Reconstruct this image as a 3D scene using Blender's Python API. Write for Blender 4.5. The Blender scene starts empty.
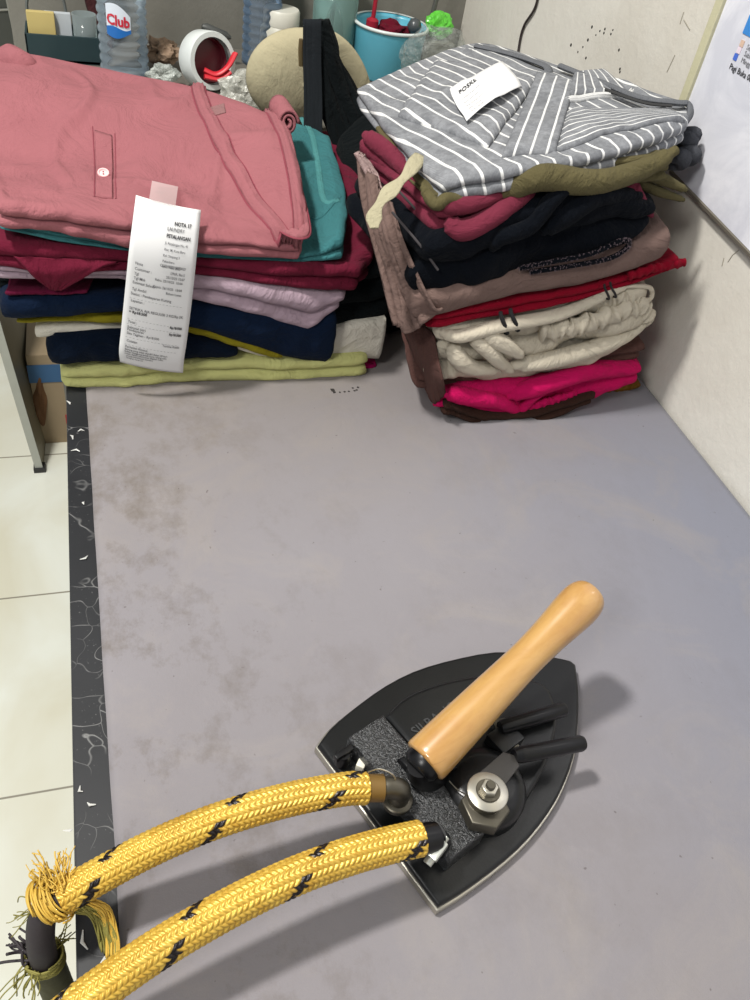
import bpy, bmesh, math, random
from mathutils import Vector, Matrix, noise
from mathutils.bvhtree import BVHTree

S = bpy.context.scene
COL = S.collection
random.seed(7)

# ------------------------------------------------------------------ camera
F_PX = 830.0
CAM = Vector((0.0, 0.0, 1.30))
AX = Vector((0.9553, 0.0847, -0.2833)); AY = Vector((-0.2607, 0.6931, -0.6721))
AY.normalize()
AZ = Vector((0.1392, 0.7166, 0.6837)); AZ = (AZ - AY * AZ.dot(AY)).normalized()
AX = AY.cross(AZ)
ROT = Matrix((AX, AY, AZ))
cd = bpy.data.cameras.new('camera'); cam = bpy.data.objects.new('camera', cd); COL.objects.link(cam)
cd.sensor_fit = 'VERTICAL'; cd.sensor_height = 36.0; cd.lens = F_PX / 1000 * 36.0; cd.clip_start = 0.02
cam.matrix_world = Matrix.Translation(CAM) @ ROT.to_4x4()
S.camera = cam

# ------------------------------------------------------------------ light
W = bpy.data.worlds.new('world'); S.world = W; W.use_nodes = True
W.node_tree.nodes['Background'].inputs[0].default_value = (0.93, 0.97, 1.0, 1)
W.node_tree.nodes['Background'].inputs[1].default_value = 0.44


def area(name, loc, target, sx, sy, power, color):
    l = bpy.data.lights.new(name, 'AREA'); l.shape = 'RECTANGLE'; l.size = sx; l.size_y = sy
    l.energy = power; l.color = color
    o = bpy.data.objects.new(name, l); COL.objects.link(o); o.location = loc
    o.rotation_euler = (Vector(target) - Vector(loc)).to_track_quat('-Z', 'Y').to_euler()
    return o


area('ceiling_light', (-0.60, 0.58, 2.60), (0.1, 0.45, 0.75), 0.16, 0.16, 45, (1.0, 0.97, 0.92))
area('ceiling_light', (-1.3, -0.7, 2.60), (-0.2, 0.8, 0.4), 0.5, 0.5, 26, (1.0, 0.98, 0.94))
S.view_settings.view_transform = 'Standard'; S.view_settings.look = 'None'
S.view_settings.gamma = 1.0; S.view_settings.use_curve_mapping = False
S.view_settings.exposure = 0.0


# ------------------------------------------------------------------ measuring helpers (photo pixel -> point on a plane of the room)
def ray(u, v):
    return ROT @ Vector((u - 375.0, -(v - 500.0), -F_PX))


def PY(u, v, y):
    d = ray(u, v); return CAM + d * ((y - CAM.y) / d.y)


def PZ(u, v, z):
    d = ray(u, v); return CAM + d * ((z - CAM.z) / d.z)


def PX(u, v, x):
    d = ray(u, v); return CAM + d * ((x - CAM.x) / d.x)


# ------------------------------------------------------------------ materials
def lin(c):
    r = []
    for x in c[:3]:
        x = x / 255.0
        r.append(x / 12.92 if x <= 0.04045 else ((x + 0.055) / 1.055) ** 2.4)
    return (r[0], r[1], r[2], 1.0)


class NT:
    def __init__(s, name):
        s.m = bpy.data.materials.new(name); s.m.use_nodes = True
        s.t = s.m.node_tree; s.n = s.t.nodes; s.b = s.n['Principled BSDF']

    def new(s, typ, **kw):
        n = s.n.new(typ)
        for k, v in kw.items():
            if k.startswith('i_'):
                n.inputs[k[2:].replace('_', ' ')].default_value = v
            else:
                setattr(n, k, v)
        return n

    def link(s, a, b): s.t.links.new(a, b)

    def coord(s, which='Object', scale=None, rot=None):
        tc = s.new('ShaderNodeTexCoord')
        out = tc.outputs[which]
        if scale is not None or rot is not None:
            mp = s.new('ShaderNodeMapping')
            if scale is not None: mp.inputs['Scale'].default_value = scale
            if rot is not None: mp.inputs['Rotation'].default_value = rot
            s.link(out, mp.inputs[0]); out = mp.outputs[0]
        return out

    def noise(s, vec, scale, detail=3, rough=0.55, dist=0.0):
        n = s.new('ShaderNodeTexNoise'); n.inputs['Scale'].default_value = scale
        n.inputs['Detail'].default_value = detail; n.inputs['Roughness'].default_value = rough
        n.inputs['Distortion'].default_value = dist
        s.link(vec, n.inputs['Vector']); return n.outputs[0]

    def ramp(s, fac, stops):
        r = s.new('ShaderNodeValToRGB'); e = r.color_ramp.elements
        while len(e) < len(stops): e.new(0.5)
        for i, (p, c) in enumerate(stops):
            e[i].position = p; e[i].color = c if len(c) == 4 else (*c, 1)
        s.link(fac, r.inputs[0]); return r.outputs[0]

    def mix(s, fac, a, b, mode='MIX'):
        m = s.new('ShaderNodeMix', data_type='RGBA', blend_type=mode)
        if isinstance(fac, (int, float)): m.inputs[0].default_value = fac
        else: s.link(fac, m.inputs[0])
        for k, x in ((6, a), (7, b)):
            if isinstance(x, tuple): m.inputs[k].default_value = x
            else: s.link(x, m.inputs[k])
        return m.outputs[2]

    def math(s, op, a, b=0.0, c=0.0):
        m = s.new('ShaderNodeMath', operation=op)
        for i, x in enumerate((a, b, c)):
            if isinstance(x, (int, float)): m.inputs[i].default_value = x
            else: s.link(x, m.inputs[i])
        return m.outputs[0]

    def bump(s, h, strength, dist=0.001):
        b = s.new('ShaderNodeBump'); b.inputs['Strength'].default_value = strength
        b.inputs['Distance'].default_value = dist
        s.link(h, b.inputs['Height']); s.link(b.outputs[0], s.b.inputs['Normal'])

    def color(s, c):
        if isinstance(c, tuple): s.b.inputs['Base Color'].default_value = c
        else: s.link(c, s.b.inputs['Base Color'])

    def set(s, **kw):
        names = {'rough': 'Roughness', 'metal': 'Metallic', 'spec': 'Specular IOR Level', 'trans': 'Transmission Weight',
                 'ior': 'IOR', 'alpha': 'Alpha', 'sheen': 'Sheen Weight', 'coat': 'Coat Weight', 'sss': 'Subsurface Weight'}
        for k, v in kw.items(): s.b.inputs[names[k]].default_value = v
        return s


def scl(c, k): return (min(c[0] * k, 1), min(c[1] * k, 1), min(c[2] * k, 1), 1)


def cloth(name, rgb, wr=0.0025, rough=0.9, knit=1400, sheen=0.02, var=0.14, k=0.64):
    t = NT(name); t.set(rough=rough, sheen=sheen, spec=0.08)
    c = t.coord()
    base = scl(lin(rgb), k)
    n = t.noise(c, 14, 4)
    t.color(t.mix(n, scl(base, 1 - var), scl(base, 1 + var)))
    big = t.noise(c, 16, 5, 0.6, 0.8)
    fine = t.noise(c, knit, 2)
    h = t.math('ADD', t.math('MULTIPLY', big, 1.0), t.math('MULTIPLY', fine, 0.06))
    t.bump(h, 1.0, wr * 6)
    return t.m


def plain(name, rgb, rough=0.5, metal=0.0, spec=0.5, var=0.08, bump=0.0, bscale=200):
    t = NT(name); t.set(rough=rough, metal=metal, spec=spec)
    c = t.coord(); b = lin(rgb); n = t.noise(c, 30, 4)
    t.color(t.mix(n, scl(b, 1 - var), scl(b, 1 + var)))
    if bump: t.bump(t.noise(c, bscale, 3), bump, 0.001)
    return t.m


def clear(name, rgb, rough=0.05, alpha=0.25, spec=0.6):
    """thin clear plastic: mostly see-through shell with reflections"""
    t = NT(name); b = lin(rgb)
    tr = t.new('ShaderNodeBsdfTransparent'); tr.inputs[0].default_value = tuple(.82 + .18 * x for x in b[:3]) + (1,)
    t.color(b); t.set(rough=rough, spec=spec)
    fr = t.new('ShaderNodeFresnel'); fr.inputs[0].default_value = 1.45
    f = t.math('ADD', fr.outputs[0], alpha * .8)
    f = t.math('MINIMUM', f, 1.0)
    mx = t.new('ShaderNodeMixShader'); t.link(f, mx.inputs[0])
    t.link(tr.outputs[0], mx.inputs[1]); t.link(t.b.outputs[0], mx.inputs[2])
    t.link(mx.outputs[0], t.n['Material Output'].inputs[0])
    return t.m


# ------------------------------------------------------------------ object helpers
def mesh_obj(name, verts, faces, mat, parent=None, smooth=True, uv=None):
    me = bpy.data.meshes.new(name)
    me.from_pydata([tuple(v) for v in verts], [], faces)
    if uv is not None:
        l = me.uv_layers.new(name='UVMap')
        for p in me.polygons:
            for li in p.loop_indices:
                l.data[li].uv = uv[me.loops[li].vertex_index]
    bm = bmesh.new(); bm.from_mesh(me)
    bmesh.ops.recalc_face_normals(bm, faces=bm.faces); bm.to_mesh(me); bm.free()
    if mat: me.materials.append(mat)
    if smooth:
        for p in me.polygons: p.use_smooth = True
    o = bpy.data.objects.new(name, me); COL.objects.link(o)
    if parent: o.parent = parent
    return o


def tag(o, label=None, cat=None, group=None, kind=None):
    if label: o['label'] = label
    if cat: o['category'] = cat
    if group: o['group'] = group
    if kind: o['kind'] = kind
    return o


def thing(name, label, cat, loc=(0, 0, 0), rz=0.0, group=None):
    o = bpy.data.objects.new(name, None); COL.objects.link(o); o.empty_display_size = 0.02
    o.location = loc; o.rotation_euler = (0, 0, rz)
    return tag(o, label, cat, group)


class MB:
    def __init__(s): s.v = []; s.f = []

    def add(s, vs, fs):
        k = len(s.v); s.v += [Vector(v) for v in vs]; s.f += [tuple(i + k for i in f) for f in fs]; return s

    def box(s, lo, hi, M=None, bev=0.0):
        bm = bmesh.new()
        bmesh.ops.create_cube(bm, size=1.0)
        lo = Vector(lo); hi = Vector(hi)
        for v in bm.verts:
            v.co = Vector(((lo.x + hi.x) / 2 + v.co.x * (hi.x - lo.x), (lo.y + hi.y) / 2 + v.co.y * (hi.y - lo.y), (lo.z + hi.z) / 2 + v.co.z * (hi.z - lo.z)))
        if bev: bmesh.ops.bevel(bm, geom=bm.edges[:], offset=bev, segments=2, affect='EDGES', profile=0.6)
        bm.verts.index_update()
        vs = [(M @ v.co if M else v.co.copy()) for v in bm.verts]; fs = [[v.index for v in f.verts] for f in bm.faces]
        bm.free(); return s.add(vs, fs)

    def lathe(s, prof, n=32, M=None):
        vs = []; fs = []
        for (r, z) in prof:
            for i in range(n):
                a = 2 * math.pi * i / n; vs.append(Vector((r * math.cos(a), r * math.sin(a), z)))
        for j in range(len(prof) - 1):
            for i in range(n):
                i2 = (i + 1) % n; fs.append((j * n + i, j * n + i2, (j + 1) * n + i2, (j + 1) * n + i))
        if prof[0][0] > 1e-5: fs.append(tuple(range(n))[::-1])
        if prof[-1][0] > 1e-5: fs.append(tuple((len(prof) - 1) * n + i for i in range(n)))
        if M: vs = [M @ v for v in vs]
        return s.add(vs, fs)

    def lathe_open(s, prof, n=32, M=None):
        vs = []; fs = []
        for (r, z) in prof:
            for i in range(n):
                a = 2 * math.pi * i / n; vs.append(Vector((r * math.cos(a), r * math.sin(a), z)))
        for j in range(len(prof) - 1):
            for i in range(n):
                i2 = (i + 1) % n; fs.append((j * n + i, j * n + i2, (j + 1) * n + i2, (j + 1) * n + i))
        if M: vs = [M @ v for v in vs]
        return s.add(vs, fs)

    def tube(s, pts, rad, n=12, caps=True, flat=1.0, up=None):
        pts = [Vector(p) for p in pts]; N = len(pts)
        rr = rad if isinstance(rad, (list, tuple)) else [rad] * N
        t0 = (pts[1] - pts[0]).normalized()
        u = Vector(up) if up else (Vector((0, 0, 1)) if abs(t0.z) < 0.9 else Vector((1, 0, 0)))
        u = (u - t0 * u.dot(t0)).normalized(); vs = []; fs = []
        for i, p in enumerate(pts):
            t = (pts[min(i + 1, N - 1)] - pts[max(i - 1, 0)]).normalized()
            u = (u - t * u.dot(t)).normalized(); w = t.cross(u)
            for k in range(n):
                a = 2 * math.pi * k / n
                vs.append(p + (w * math.cos(a) + u * math.sin(a) * flat) * rr[i])
        for i in range(N - 1):
            for k in range(n):
                k2 = (k + 1) % n; fs.append((i * n + k, i * n + k2, (i + 1) * n + k2, (i + 1) * n + k))
        if caps:
            fs.append(tuple(range(n))[::-1]); fs.append(tuple((N - 1) * n + k for k in range(n)))
        return s.add(vs, fs)

    def prism(s, poly, z0, z1, M=None, bev=0.0):
        bm = bmesh.new()
        vs = [bm.verts.new((x, y, z0)) for x, y in poly]
        f = bm.faces.new(vs)
        r = bmesh.ops.extrude_face_region(bm, geom=[f])
        for e in r['geom']:
            if isinstance(e, bmesh.types.BMVert): e.co.z = z1
        bmesh.ops.recalc_face_normals(bm, faces=bm.faces)
        if bev:
            ed = [e for e in bm.edges if all(abs(v.co.z - z1) < 1e-6 for v in e.verts)]
            bmesh.ops.bevel(bm, geom=ed, offset=bev, segments=3, affect='EDGES', profile=0.5)
        bm.verts.index_update()
        o = [(M @ v.co if M else v.co.copy()) for v in bm.verts]; fs = [[v.index for v in f.verts] for f in bm.faces]
        bm.free(); return s.add(o, fs)

    def build(s, name, mat, parent=None, smooth=True, sharp=True):
        o = mesh_obj(name, s.v, s.f, mat, parent, smooth)
        if smooth and sharp:
            bm = bmesh.new(); bm.from_mesh(o.data)
            for e in bm.edges:
                if len(e.link_faces) == 2 and e.calc_face_angle(0) > math.radians(40): e.smooth = False
            bm.to_mesh(o.data); bm.free()
        return o


def spline(pts, n):
    """Catmull-Rom resample of points"""
    P = [Vector(p) for p in pts]
    if len(P) == 1: return P * n
    P = [P[0] * 2 - P[1]] + P + [P[-1] * 2 - P[-2]]
    segs = len(P) - 3; out = []
    for i in range(n):
        t = i / (n - 1) * segs; k = min(int(t), segs - 1); f = t - k
        a, b, c, d = P[k:k + 4]
        out.append(0.5 * ((2 * b) + (c - a) * f + (2 * a - 5 * b + 4 * c - d) * f * f + (3 * b - a - 3 * c + d) * f ** 3))
    return out


def polyx(pts, n):
    """linear resample by arclength"""
    P = [Vector(p) for p in pts]; L = [0]
    for a, b in zip(P, P[1:]): L.append(L[-1] + (b - a).length)
    out = []
    for i in range(n):
        s = L[-1] * i / (n - 1)
        k = 0
        while k < len(P) - 2 and L[k + 1] < s: k += 1
        f = (s - L[k]) / max(L[k + 1] - L[k], 1e-9); out.append(P[k].lerp(P[k + 1], min(f, 1)))
    return out


def nz(x, y, z=0.0): return noise.noise(Vector((x, y, z)))


def nearest_point(bvh, p):
    r = bvh.ray_cast(Vector((p[0], p[1], 3.0)), Vector((0, 0, -1)))
    return r[0].z if r[0] is not None else None


# ------------------------------------------------------------------ folded garments
def garment(name, mat, rows, bottom, hback, plies=2, seed=0, amp=None, wob=0.004, wr=0.003, n=84, m=40,
            label=None, cat=None, group=None, parent=None, uvrot=None, close_left=1.0):
    """A folded piece of clothing.
    rows: top outlines front..back, each a list of points left..right; bottom: front bottom points left..right.
    Its sides show the rounded fold of every layer."""
    R = [spline(r, n) for r in rows]
    grid = []
    for j in range(m):
        t = j / (m - 1)
        col = []
        for i in range(n):
            c = [r[i] for r in R]
            if len(c) == 2: p = c[0].lerp(c[1], t)
            else: p = spline(c, 21)[0] if t == 0 else None
            col.append(p)
        grid.append(col)
    if len(R) > 2:
        for i in range(n):
            c = spline([r[i] for r in R], m)
            for j in range(m): grid[j][i] = c[j]
    bot = polyx(bottom, 200)

    def zb_at(x):
        if x <= bot[0].x: return bot[0].z
        for a, b in zip(bot, bot[1:]):
            if a.x <= x <= b.x: return a.z + (b.z - a.z) * (x - a.x) / max(b.x - a.x, 1e-9)
        return bot[-1].z
    H = [[0] * n for _ in range(m)]
    for i in range(n):
        hf = max(grid[0][i].z - zb_at(grid[0][i].x), 0.003)
        for j in range(m):
            t = j / (m - 1); H[j][i] = hf * (1 - t) + hback * t
    so = seed * 13.37
    for j in range(m):
        for i in range(n):
            p = grid[j][i]
            w = nz(p.x * 9 + so, p.y * 9, so) * wr * 1.6 + nz(p.x * 22, p.y * 26 + so, so) * wr * 0.7
            r = abs(nz(p.x * 13 + so * 2, p.y * 6, so)); w += max(0, 0.12 - r) * wr * 6
            e = min(i, n - 1 - i, j, m - 1 - j) / 3.0
            grid[j][i] = Vector((p.x, p.y, p.z + w * min(1, e)))
    ring = [(0, i) for i in range(n)] + [(j, n - 1) for j in range(1, m)] + [(m - 1, i) for i in range(n - 2, -1, -1)] + [(j, 0) for j in range(m - 2, 0, -1)]
    K = len(ring)
    verts = [v for r in grid for v in r]; uvs = []
    ca, sa = (math.cos(uvrot), math.sin(uvrot)) if uvrot is not None else (1, 0)
    for v in verts: uvs.append((v.x * ca + v.y * sa, -v.x * sa + v.y * ca))
    faces = [(j * n + i, j * n + i + 1, (j + 1) * n + i + 1, (j + 1) * n + i) for j in range(m - 1) for i in range(n - 1)]
    cen = sum((grid[a][b] for a, b in ring), Vector()) / K
    # outward direction, smoothed so the corners are round
    nrm = []
    for k in range(K):
        a = grid[ring[k - 1][0]][ring[k - 1][1]]; b = grid[ring[(k + 1) % K][0]][ring[(k + 1) % K][1]]
        d = (b - a); o = Vector((d.y, -d.x, 0)); nrm.append(o.normalized() if o.length > 0 else Vector((0, -1, 0)))
    for _ in range(4):
        nrm = [((nrm[k - 1] + nrm[k] * 1.5 + nrm[(k + 1) % K]) / 3.5).normalized() for k in range(K)]
    prev = [a * n + b for a, b in ring]
    lv = plies * 7
    for q in range(1, lv + 1):
        f = q / lv; ply = min(int(f * plies - 1e-6), plies - 1); g = f * plies - ply
        cur = []
        for k in range(K):
            a, b = ring[k]; p = grid[a][b]; h = H[a][b]
            am = amp if amp is not None else min(max(h / plies * 0.6, 0.0012), 0.011)
            # every layer's edge wanders in and out, its height wanders a little
            wd = nz(k * 0.045 + so, ply * 7.3 + so) * wob * (0.4 + 0.6 * min(1, ply + 0.5)) if ply > 0 or plies == 1 else nz(k * 0.03 + so, so) * wob * 0.3
            bul = am * math.sqrt(max(0.0, 1 - (2 * g - 1) ** 2)) if q < lv else 0
            zz = p.z - h * f
            if plies > 1 and q < lv: zz += nz(k * 0.05, so + 3) * h * 0.16 * math.sin(math.pi * f)
            lump = nz(k * 0.16 + so, zz * 60, 2.0) * am * 0.35
            e = p + nrm[k] * (bul + (wd + lump) * (1 if q < lv else 0.5)); e.z = zz
            cur.append(len(verts)); verts.append(e)
            uvs.append((uvs[a * n + b][0] + (p.z - zz) * (nrm[k].x * ca + nrm[k].y * sa), uvs[a * n + b][1] + (p.z - zz) * (-nrm[k].x * sa + nrm[k].y * ca)))
        for k in range(K):
            faces.append((prev[k], cur[k], cur[(k + 1) % K], prev[(k + 1) % K]))
        prev = cur
    base = {}
    for k, rc in enumerate(ring): base[rc] = prev[k]
    for j in range(m):
        for i in range(n):
            if (j, i) not in base:
                base[(j, i)] = len(verts); p = grid[j][i]; verts.append(Vector((p.x, p.y, p.z - H[j][i]))); uvs.append((0, 0))
    for j in range(m - 1):
        for i in range(n - 1):
            faces.append((base[(j, i)], base[(j + 1, i)], base[(j + 1, i + 1)], base[(j, i + 1)]))
    o = mesh_obj(name, verts, faces, mat, parent, True, uvs)
    tag(o, label, cat, group)
    o['_v'] = 0
    del o['_v']
    return o


def bvh_of(o):
    me = o.data
    return BVHTree.FromPolygons([v.co.copy() for v in me.vertices], [tuple(p.vertices) for p in me.polygons])


def patch(name, base, quad, mat, parent, th=0.002, lift=0.0006, n=24, m=24, curl=0.0, uvflip=False, seedw=0.0, uvrot=None):
    """a flat fold, tab or panel lying on top of a garment; quad = four corners (front-left, front-right, back-right, back-left) in world xy"""
    bv = bvh_of(base); q = [Vector(p) for p in quad]; V = []; UV = []
    wl = (q[1] - q[0]).length; hl = (q[3] - q[0]).length
    Z = {}
    for j in range(m):
        for i in range(n):
            s = i / (n - 1); t = j / (m - 1)
            p = q[0].lerp(q[1], s).lerp(q[3].lerp(q[2], s), t)
            z = nearest_point(bv, p)
            if z is None or abs(z - p.z) > 0.06: z = p.z
            e = min(s, 1 - s, t, 1 - t) * 2
            z += lift + curl * (s - 0.5) ** 2 + seedw * nz(p.x * 30, p.y * 30, 3)
            V.append(Vector((p.x, p.y, z + th * min(1.0, 0.3 + e * 8)))); UV.append((s * wl, t * hl))
    k = len(V)
    for j in range(m):
        for i in range(n):
            V.append(V[j * n + i] - Vector((0, 0, th + lift * 0.8))); UV.append(UV[j * n + i])
    F = []
    for j in range(m - 1):
        for i in range(n - 1):
            a = j * n + i; F.append((a, a + 1, a + n + 1, a + n)); F.append((k + a, k + a + n, k + a + n + 1, k + a + 1))
    ring = [i for i in range(n)] + [j * n + n - 1 for j in range(1, m)] + [(m - 1) * n + i for i in range(n - 2, -1, -1)] + [j * n for j in range(m - 2, 0, -1)]
    for a, b in zip(ring, ring[1:] + ring[:1]): F.append((a, k + a, k + b, b))
    if uvflip: UV = [(b, a) for a, b in UV]
    if uvrot is not None: UV = [(v.x * math.cos(uvrot) + v.y * math.sin(uvrot), -v.x * math.sin(uvrot) + v.y * math.cos(uvrot)) for v in V]
    return mesh_obj(name, V, F, mat, parent, True, UV)


def ribbon_on(name, base, pts, width, th, mat, parent, n=70, ribs=2, lift=0.0):
    """a ribbed band (collar, seam) following a path over a garment"""
    bv = bvh_of(base); P = spline(pts, n); V = []; F = []; nw = 9
    for i, p in enumerate(P):
        t = (P[min(i + 1, n - 1)] - P[max(i - 1, 0)]); t.z = 0; t.normalize(); w = Vector((-t.y, t.x, 0))
        for k in range(nw):
            s = k / (nw - 1) - 0.5
            q = p + w * (s * width); z = nearest_point(bv, q)
            if z is None or z < p.z - 0.03: z = p.z
            hgt = th * (0.55 + 0.45 * abs(math.cos(ribs * math.pi * (s + 0.5)))) * (1 if 0 < k < nw - 1 else -0.3)
            V.append(Vector((q.x, q.y, z + hgt + lift)))
    for i in range(n - 1):
        for k in range(nw - 1):
            a = i * nw + k; F.append((a, a + 1, a + nw + 1, a + nw))
    o = mesh_obj(name, V, F, mat, parent, True)
    md = o.modifiers.new('s', 'SOLIDIFY'); md.thickness = 0.0012; md.offset = -1
    return o


def text_on(name, s, size, fn, mat, parent, bold=0.0, align='LEFT', xs=1.0, th=0.00006):
    """lettering laid on a surface: fn(u, v) gives the point for text coordinates in metres"""
    cu = bpy.data.curves.new(name, 'FONT'); cu.body = s; cu.size = size; cu.align_x = align; cu.offset = bold
    cu.resolution_u = 2
    o = bpy.data.objects.new(name, cu); COL.objects.link(o)
    dg = bpy.context.evaluated_depsgraph_get(); me = bpy.data.meshes.new_from_object(o.evaluated_get(dg))
    bpy.data.objects.remove(o); bpy.data.curves.remove(cu)
    bm = bmesh.new(); bm.from_mesh(me)
    for v in bm.verts: v.co = fn(v.co.x * xs, v.co.y)
    bmesh.ops.recalc_face_normals(bm, faces=bm.faces)
    bm.to_mesh(me); bm.free(); me.materials.clear(); me.materials.append(mat)
    r = bpy.data.objects.new(name, me); COL.objects.link(r)
    if parent: r.parent = parent
    return r


# ================================================================== THE SETTING
XW = 0.619; YB = 1.495; TZ = 0.75
XL = -0.0525


def wall_mat(name, rgb, stain):
    t = NT(name); t.set(rough=0.75, spec=0.25); c = t.coord()
    n1 = t.noise(c, 3.0, 6, 0.6, 0.6); n2 = t.noise(c, 26, 5, 0.65)
    b = lin(rgb)
    a = t.mix(t.ramp(n1, [(0.35, (0, 0, 0)), (0.7, (1, 1, 1))]), b, scl(lin(stain), 1.0))
    a = t.mix(t.math('MULTIPLY', t.ramp(n2, [(0.56, (0, 0, 0)), (0.75, (1, 1, 1))]), 0.35), a, lin(stain))
    t.color(a); t.bump(t.noise(c, 60, 6, 0.7), 0.5, 0.002)
    return t.m


# floor: large glossy cream tiles
t = NT('floor_tile'); c = t.coord('Object')
br = t.new('ShaderNodeTexBrick'); br.offset = 0.0; br.squash = 1.0
br.inputs['Scale'].default_value = 1.0; br.inputs['Mortar Size'].default_value = 0.0022
br.inputs['Mortar Smooth'].default_value = 0.4
br.inputs['Brick Width'].default_value = 0.405; br.inputs['Row Height'].default_value = 0.405
mp = t.new('ShaderNodeMapping'); mp.inputs['Location'].default_value = (0.115, -0.294, 0)
t.link(c, mp.inputs[0]); t.link(mp.outputs[0], br.inputs['Vector'])
n = t.noise(c, 2.6, 4, 0.5, 1.2)
tile = t.mix(t.ramp(n, [(0.35, (0, 0, 0)), (0.68, (1, 1, 1))]), lin((236, 238, 226)), lin((222, 219, 198)))
t.link(tile, br.inputs['Color1']); t.link(tile, br.inputs['Color2']); br.inputs['Mortar'].default_value = lin((150, 145, 130))
t.color(br.outputs[0]); t.set(rough=0.12, spec=0.6)
FLOOR = t.m
tag(mesh_obj('floor', [(-3, -1.5, 0), (XW, -1.5, 0), (XW, 3, 0), (-3, 3, 0), (-3, -1.5, -.05), (XW, -1.5, -.05), (XW, 3, -.05), (-3, 3, -.05)],
             [(0, 1, 2, 3), (4, 5, 6, 7), (0, 1, 5, 4), (1, 2, 6, 5), (2, 3, 7, 6), (3, 0, 4, 7)], FLOOR, smooth=False), kind='structure')

WALLM = wall_mat('wall_cream', (214, 211, 202), (198, 193, 182))
o = MB().box((XW, -1.5, 0), (XW + 0.1, YB + 0.1, 2.7)).build('wall_right', WALLM, smooth=False); tag(o, kind='structure')
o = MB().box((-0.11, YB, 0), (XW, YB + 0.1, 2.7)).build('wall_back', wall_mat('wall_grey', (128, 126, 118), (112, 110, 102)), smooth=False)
tag(o, kind='structure')
wall_right = bpy.data.objects['wall_right']
# a darker recess with pale joint lines left of the back wall
dk = plain('dark_tile', (74, 76, 70), 0.4)
o = MB().box((-3, 2.60, 0), (-0.11, 2.70, 2.7)).build('wall_back_left', dk, smooth=False); tag(o, kind='structure')
jm = plain('pale_joint', (150, 150, 140), 0.6)
j = MB(); a = PY(7, 0, 2.595); b = PY(16, 42, 2.595)
d = (b - a).normalized()
j.tube([a - d * 0.4, b + d * 0.12], 0.0035, 8); j.tube([PY(-40, 12, 2.595), PY(10, 9.5, 2.595)], 0.003, 8)
o = j.build('trim_1', jm); tag(o, kind='structure')

# mould specks on the right wall
sp = MB(); rs = random.Random(3)
for (u, v) in [(600, 31), (605, 29), (611, 34), (619, 50), (620, 69), (608, 82), (596, 35), (588, 40), (583, 47), (578, 52), (571, 45), (620, 72), (592, 27), (604, 33), (586, 58), (613, 30)]:
    p = PX(u, v, XW); r = 0.0011 + rs.random() * 0.0012
    sp.lathe([(0.0001, 0), (r, 0.0), (r * 0.7, 0.0006), (0.0001, 0.0008)], 8, Matrix.Translation(p) @ Matrix.Rotation(-math.pi / 2, 4, 'Y'))
o = sp.build('mould_specks', plain('mould', (30, 30, 26), 0.9), wall_right); o['kind'] = 'structure'
sc = MB(); rs = random.Random(11)
for (u, v, u2, v2) in [(667, 72, 675, 55), (680, 24, 684, 12), (728, 262, 739, 250), (722, 266, 724, 258), (684, 20, 690, 30)]:
    a = PX(u, v, XW - .0002); b = PX(u2, v2, XW - .0002)
    sc.tube([a, a.lerp(b, .5) + Vector((0, rs.uniform(-.002, .002), 0)), b], 0.0006, 6)
o = sc.build('wall_scratches', plain('scratch', (150, 145, 132), 0.9), wall_right); o['kind'] = 'structure'

# ------------------------------------------------------------------ ironing table
t = NT('black_marble_film'); c = t.coord()
vo = t.new('ShaderNodeTexVoronoi', feature='DISTANCE_TO_EDGE'); vo.inputs['Scale'].default_value = 34
nn = t.new('ShaderNodeTexNoise'); nn.inputs['Scale'].default_value = 18; t.link(c, nn.inputs['Vector'])
vm = t.new('ShaderNodeVectorMath', operation='ADD'); sc_ = t.new('ShaderNodeVectorMath', operation='SCALE'); sc_.inputs['Scale'].default_value = 0.09
t.link(nn.outputs[1], sc_.inputs[0]); t.link(c, vm.inputs[0]); t.link(sc_.outputs[0], vm.inputs[1]); t.link(vm.outputs[0], vo.inputs['Vector'])
vein = t.ramp(vo.outputs['Distance'], [(0.0, (1, 1, 1)), (0.02, (0, 0, 0))])
mask = t.ramp(t.noise(c, 23, 3), [(0.48, (0, 0, 0)), (0.62, (1, 1, 1))])
spk = t.ramp(t.noise(c, 420, 2), [(0.66, (0, 0, 0)), (0.72, (1, 1, 1))])
f = t.math('MAXIMUM', t.math('MULTIPLY', vein, mask), t.math('MULTIPLY', t.math('MULTIPLY', spk, mask), 0.6))
t.color(t.mix(t.math('MULTIPLY', f, 0.3), t.mix(t.noise(c, 12, 4), lin((16, 18, 21)), lin((42, 43, 46))), lin((190, 190, 188))))
t.set(rough=0.5, spec=0.35); t.bump(f, 0.3, 0.001)
BLACKTOP = t.m
table = thing('ironing_table', 'wide black-topped ironing table with scratched marbled film showing along its left edge', 'table', (0.28, 0.45, 0))
DX, DY = 0.28, 0.45
MB().box((XL - DX, -0.25 - DY, 0.715), (XW - .002 - DX, 1.14 - DY, TZ), bev=0.0015).build('tabletop', BLACKTOP, table, smooth=False)
tl = plain('table_leg_metal', (52, 52, 54), 0.5, 0.3)
for x, y in ((-0.03, -0.22), (0.59, -0.22), (-0.03, 1.08), (0.59, 1.08)):
    MB().box((x - .018 - DX, y - .018 - DY, 0), (x + .018 - DX, y + .018 - DY, 0.715), bev=0.002).build('leg', tl, table, smooth=False)
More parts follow.
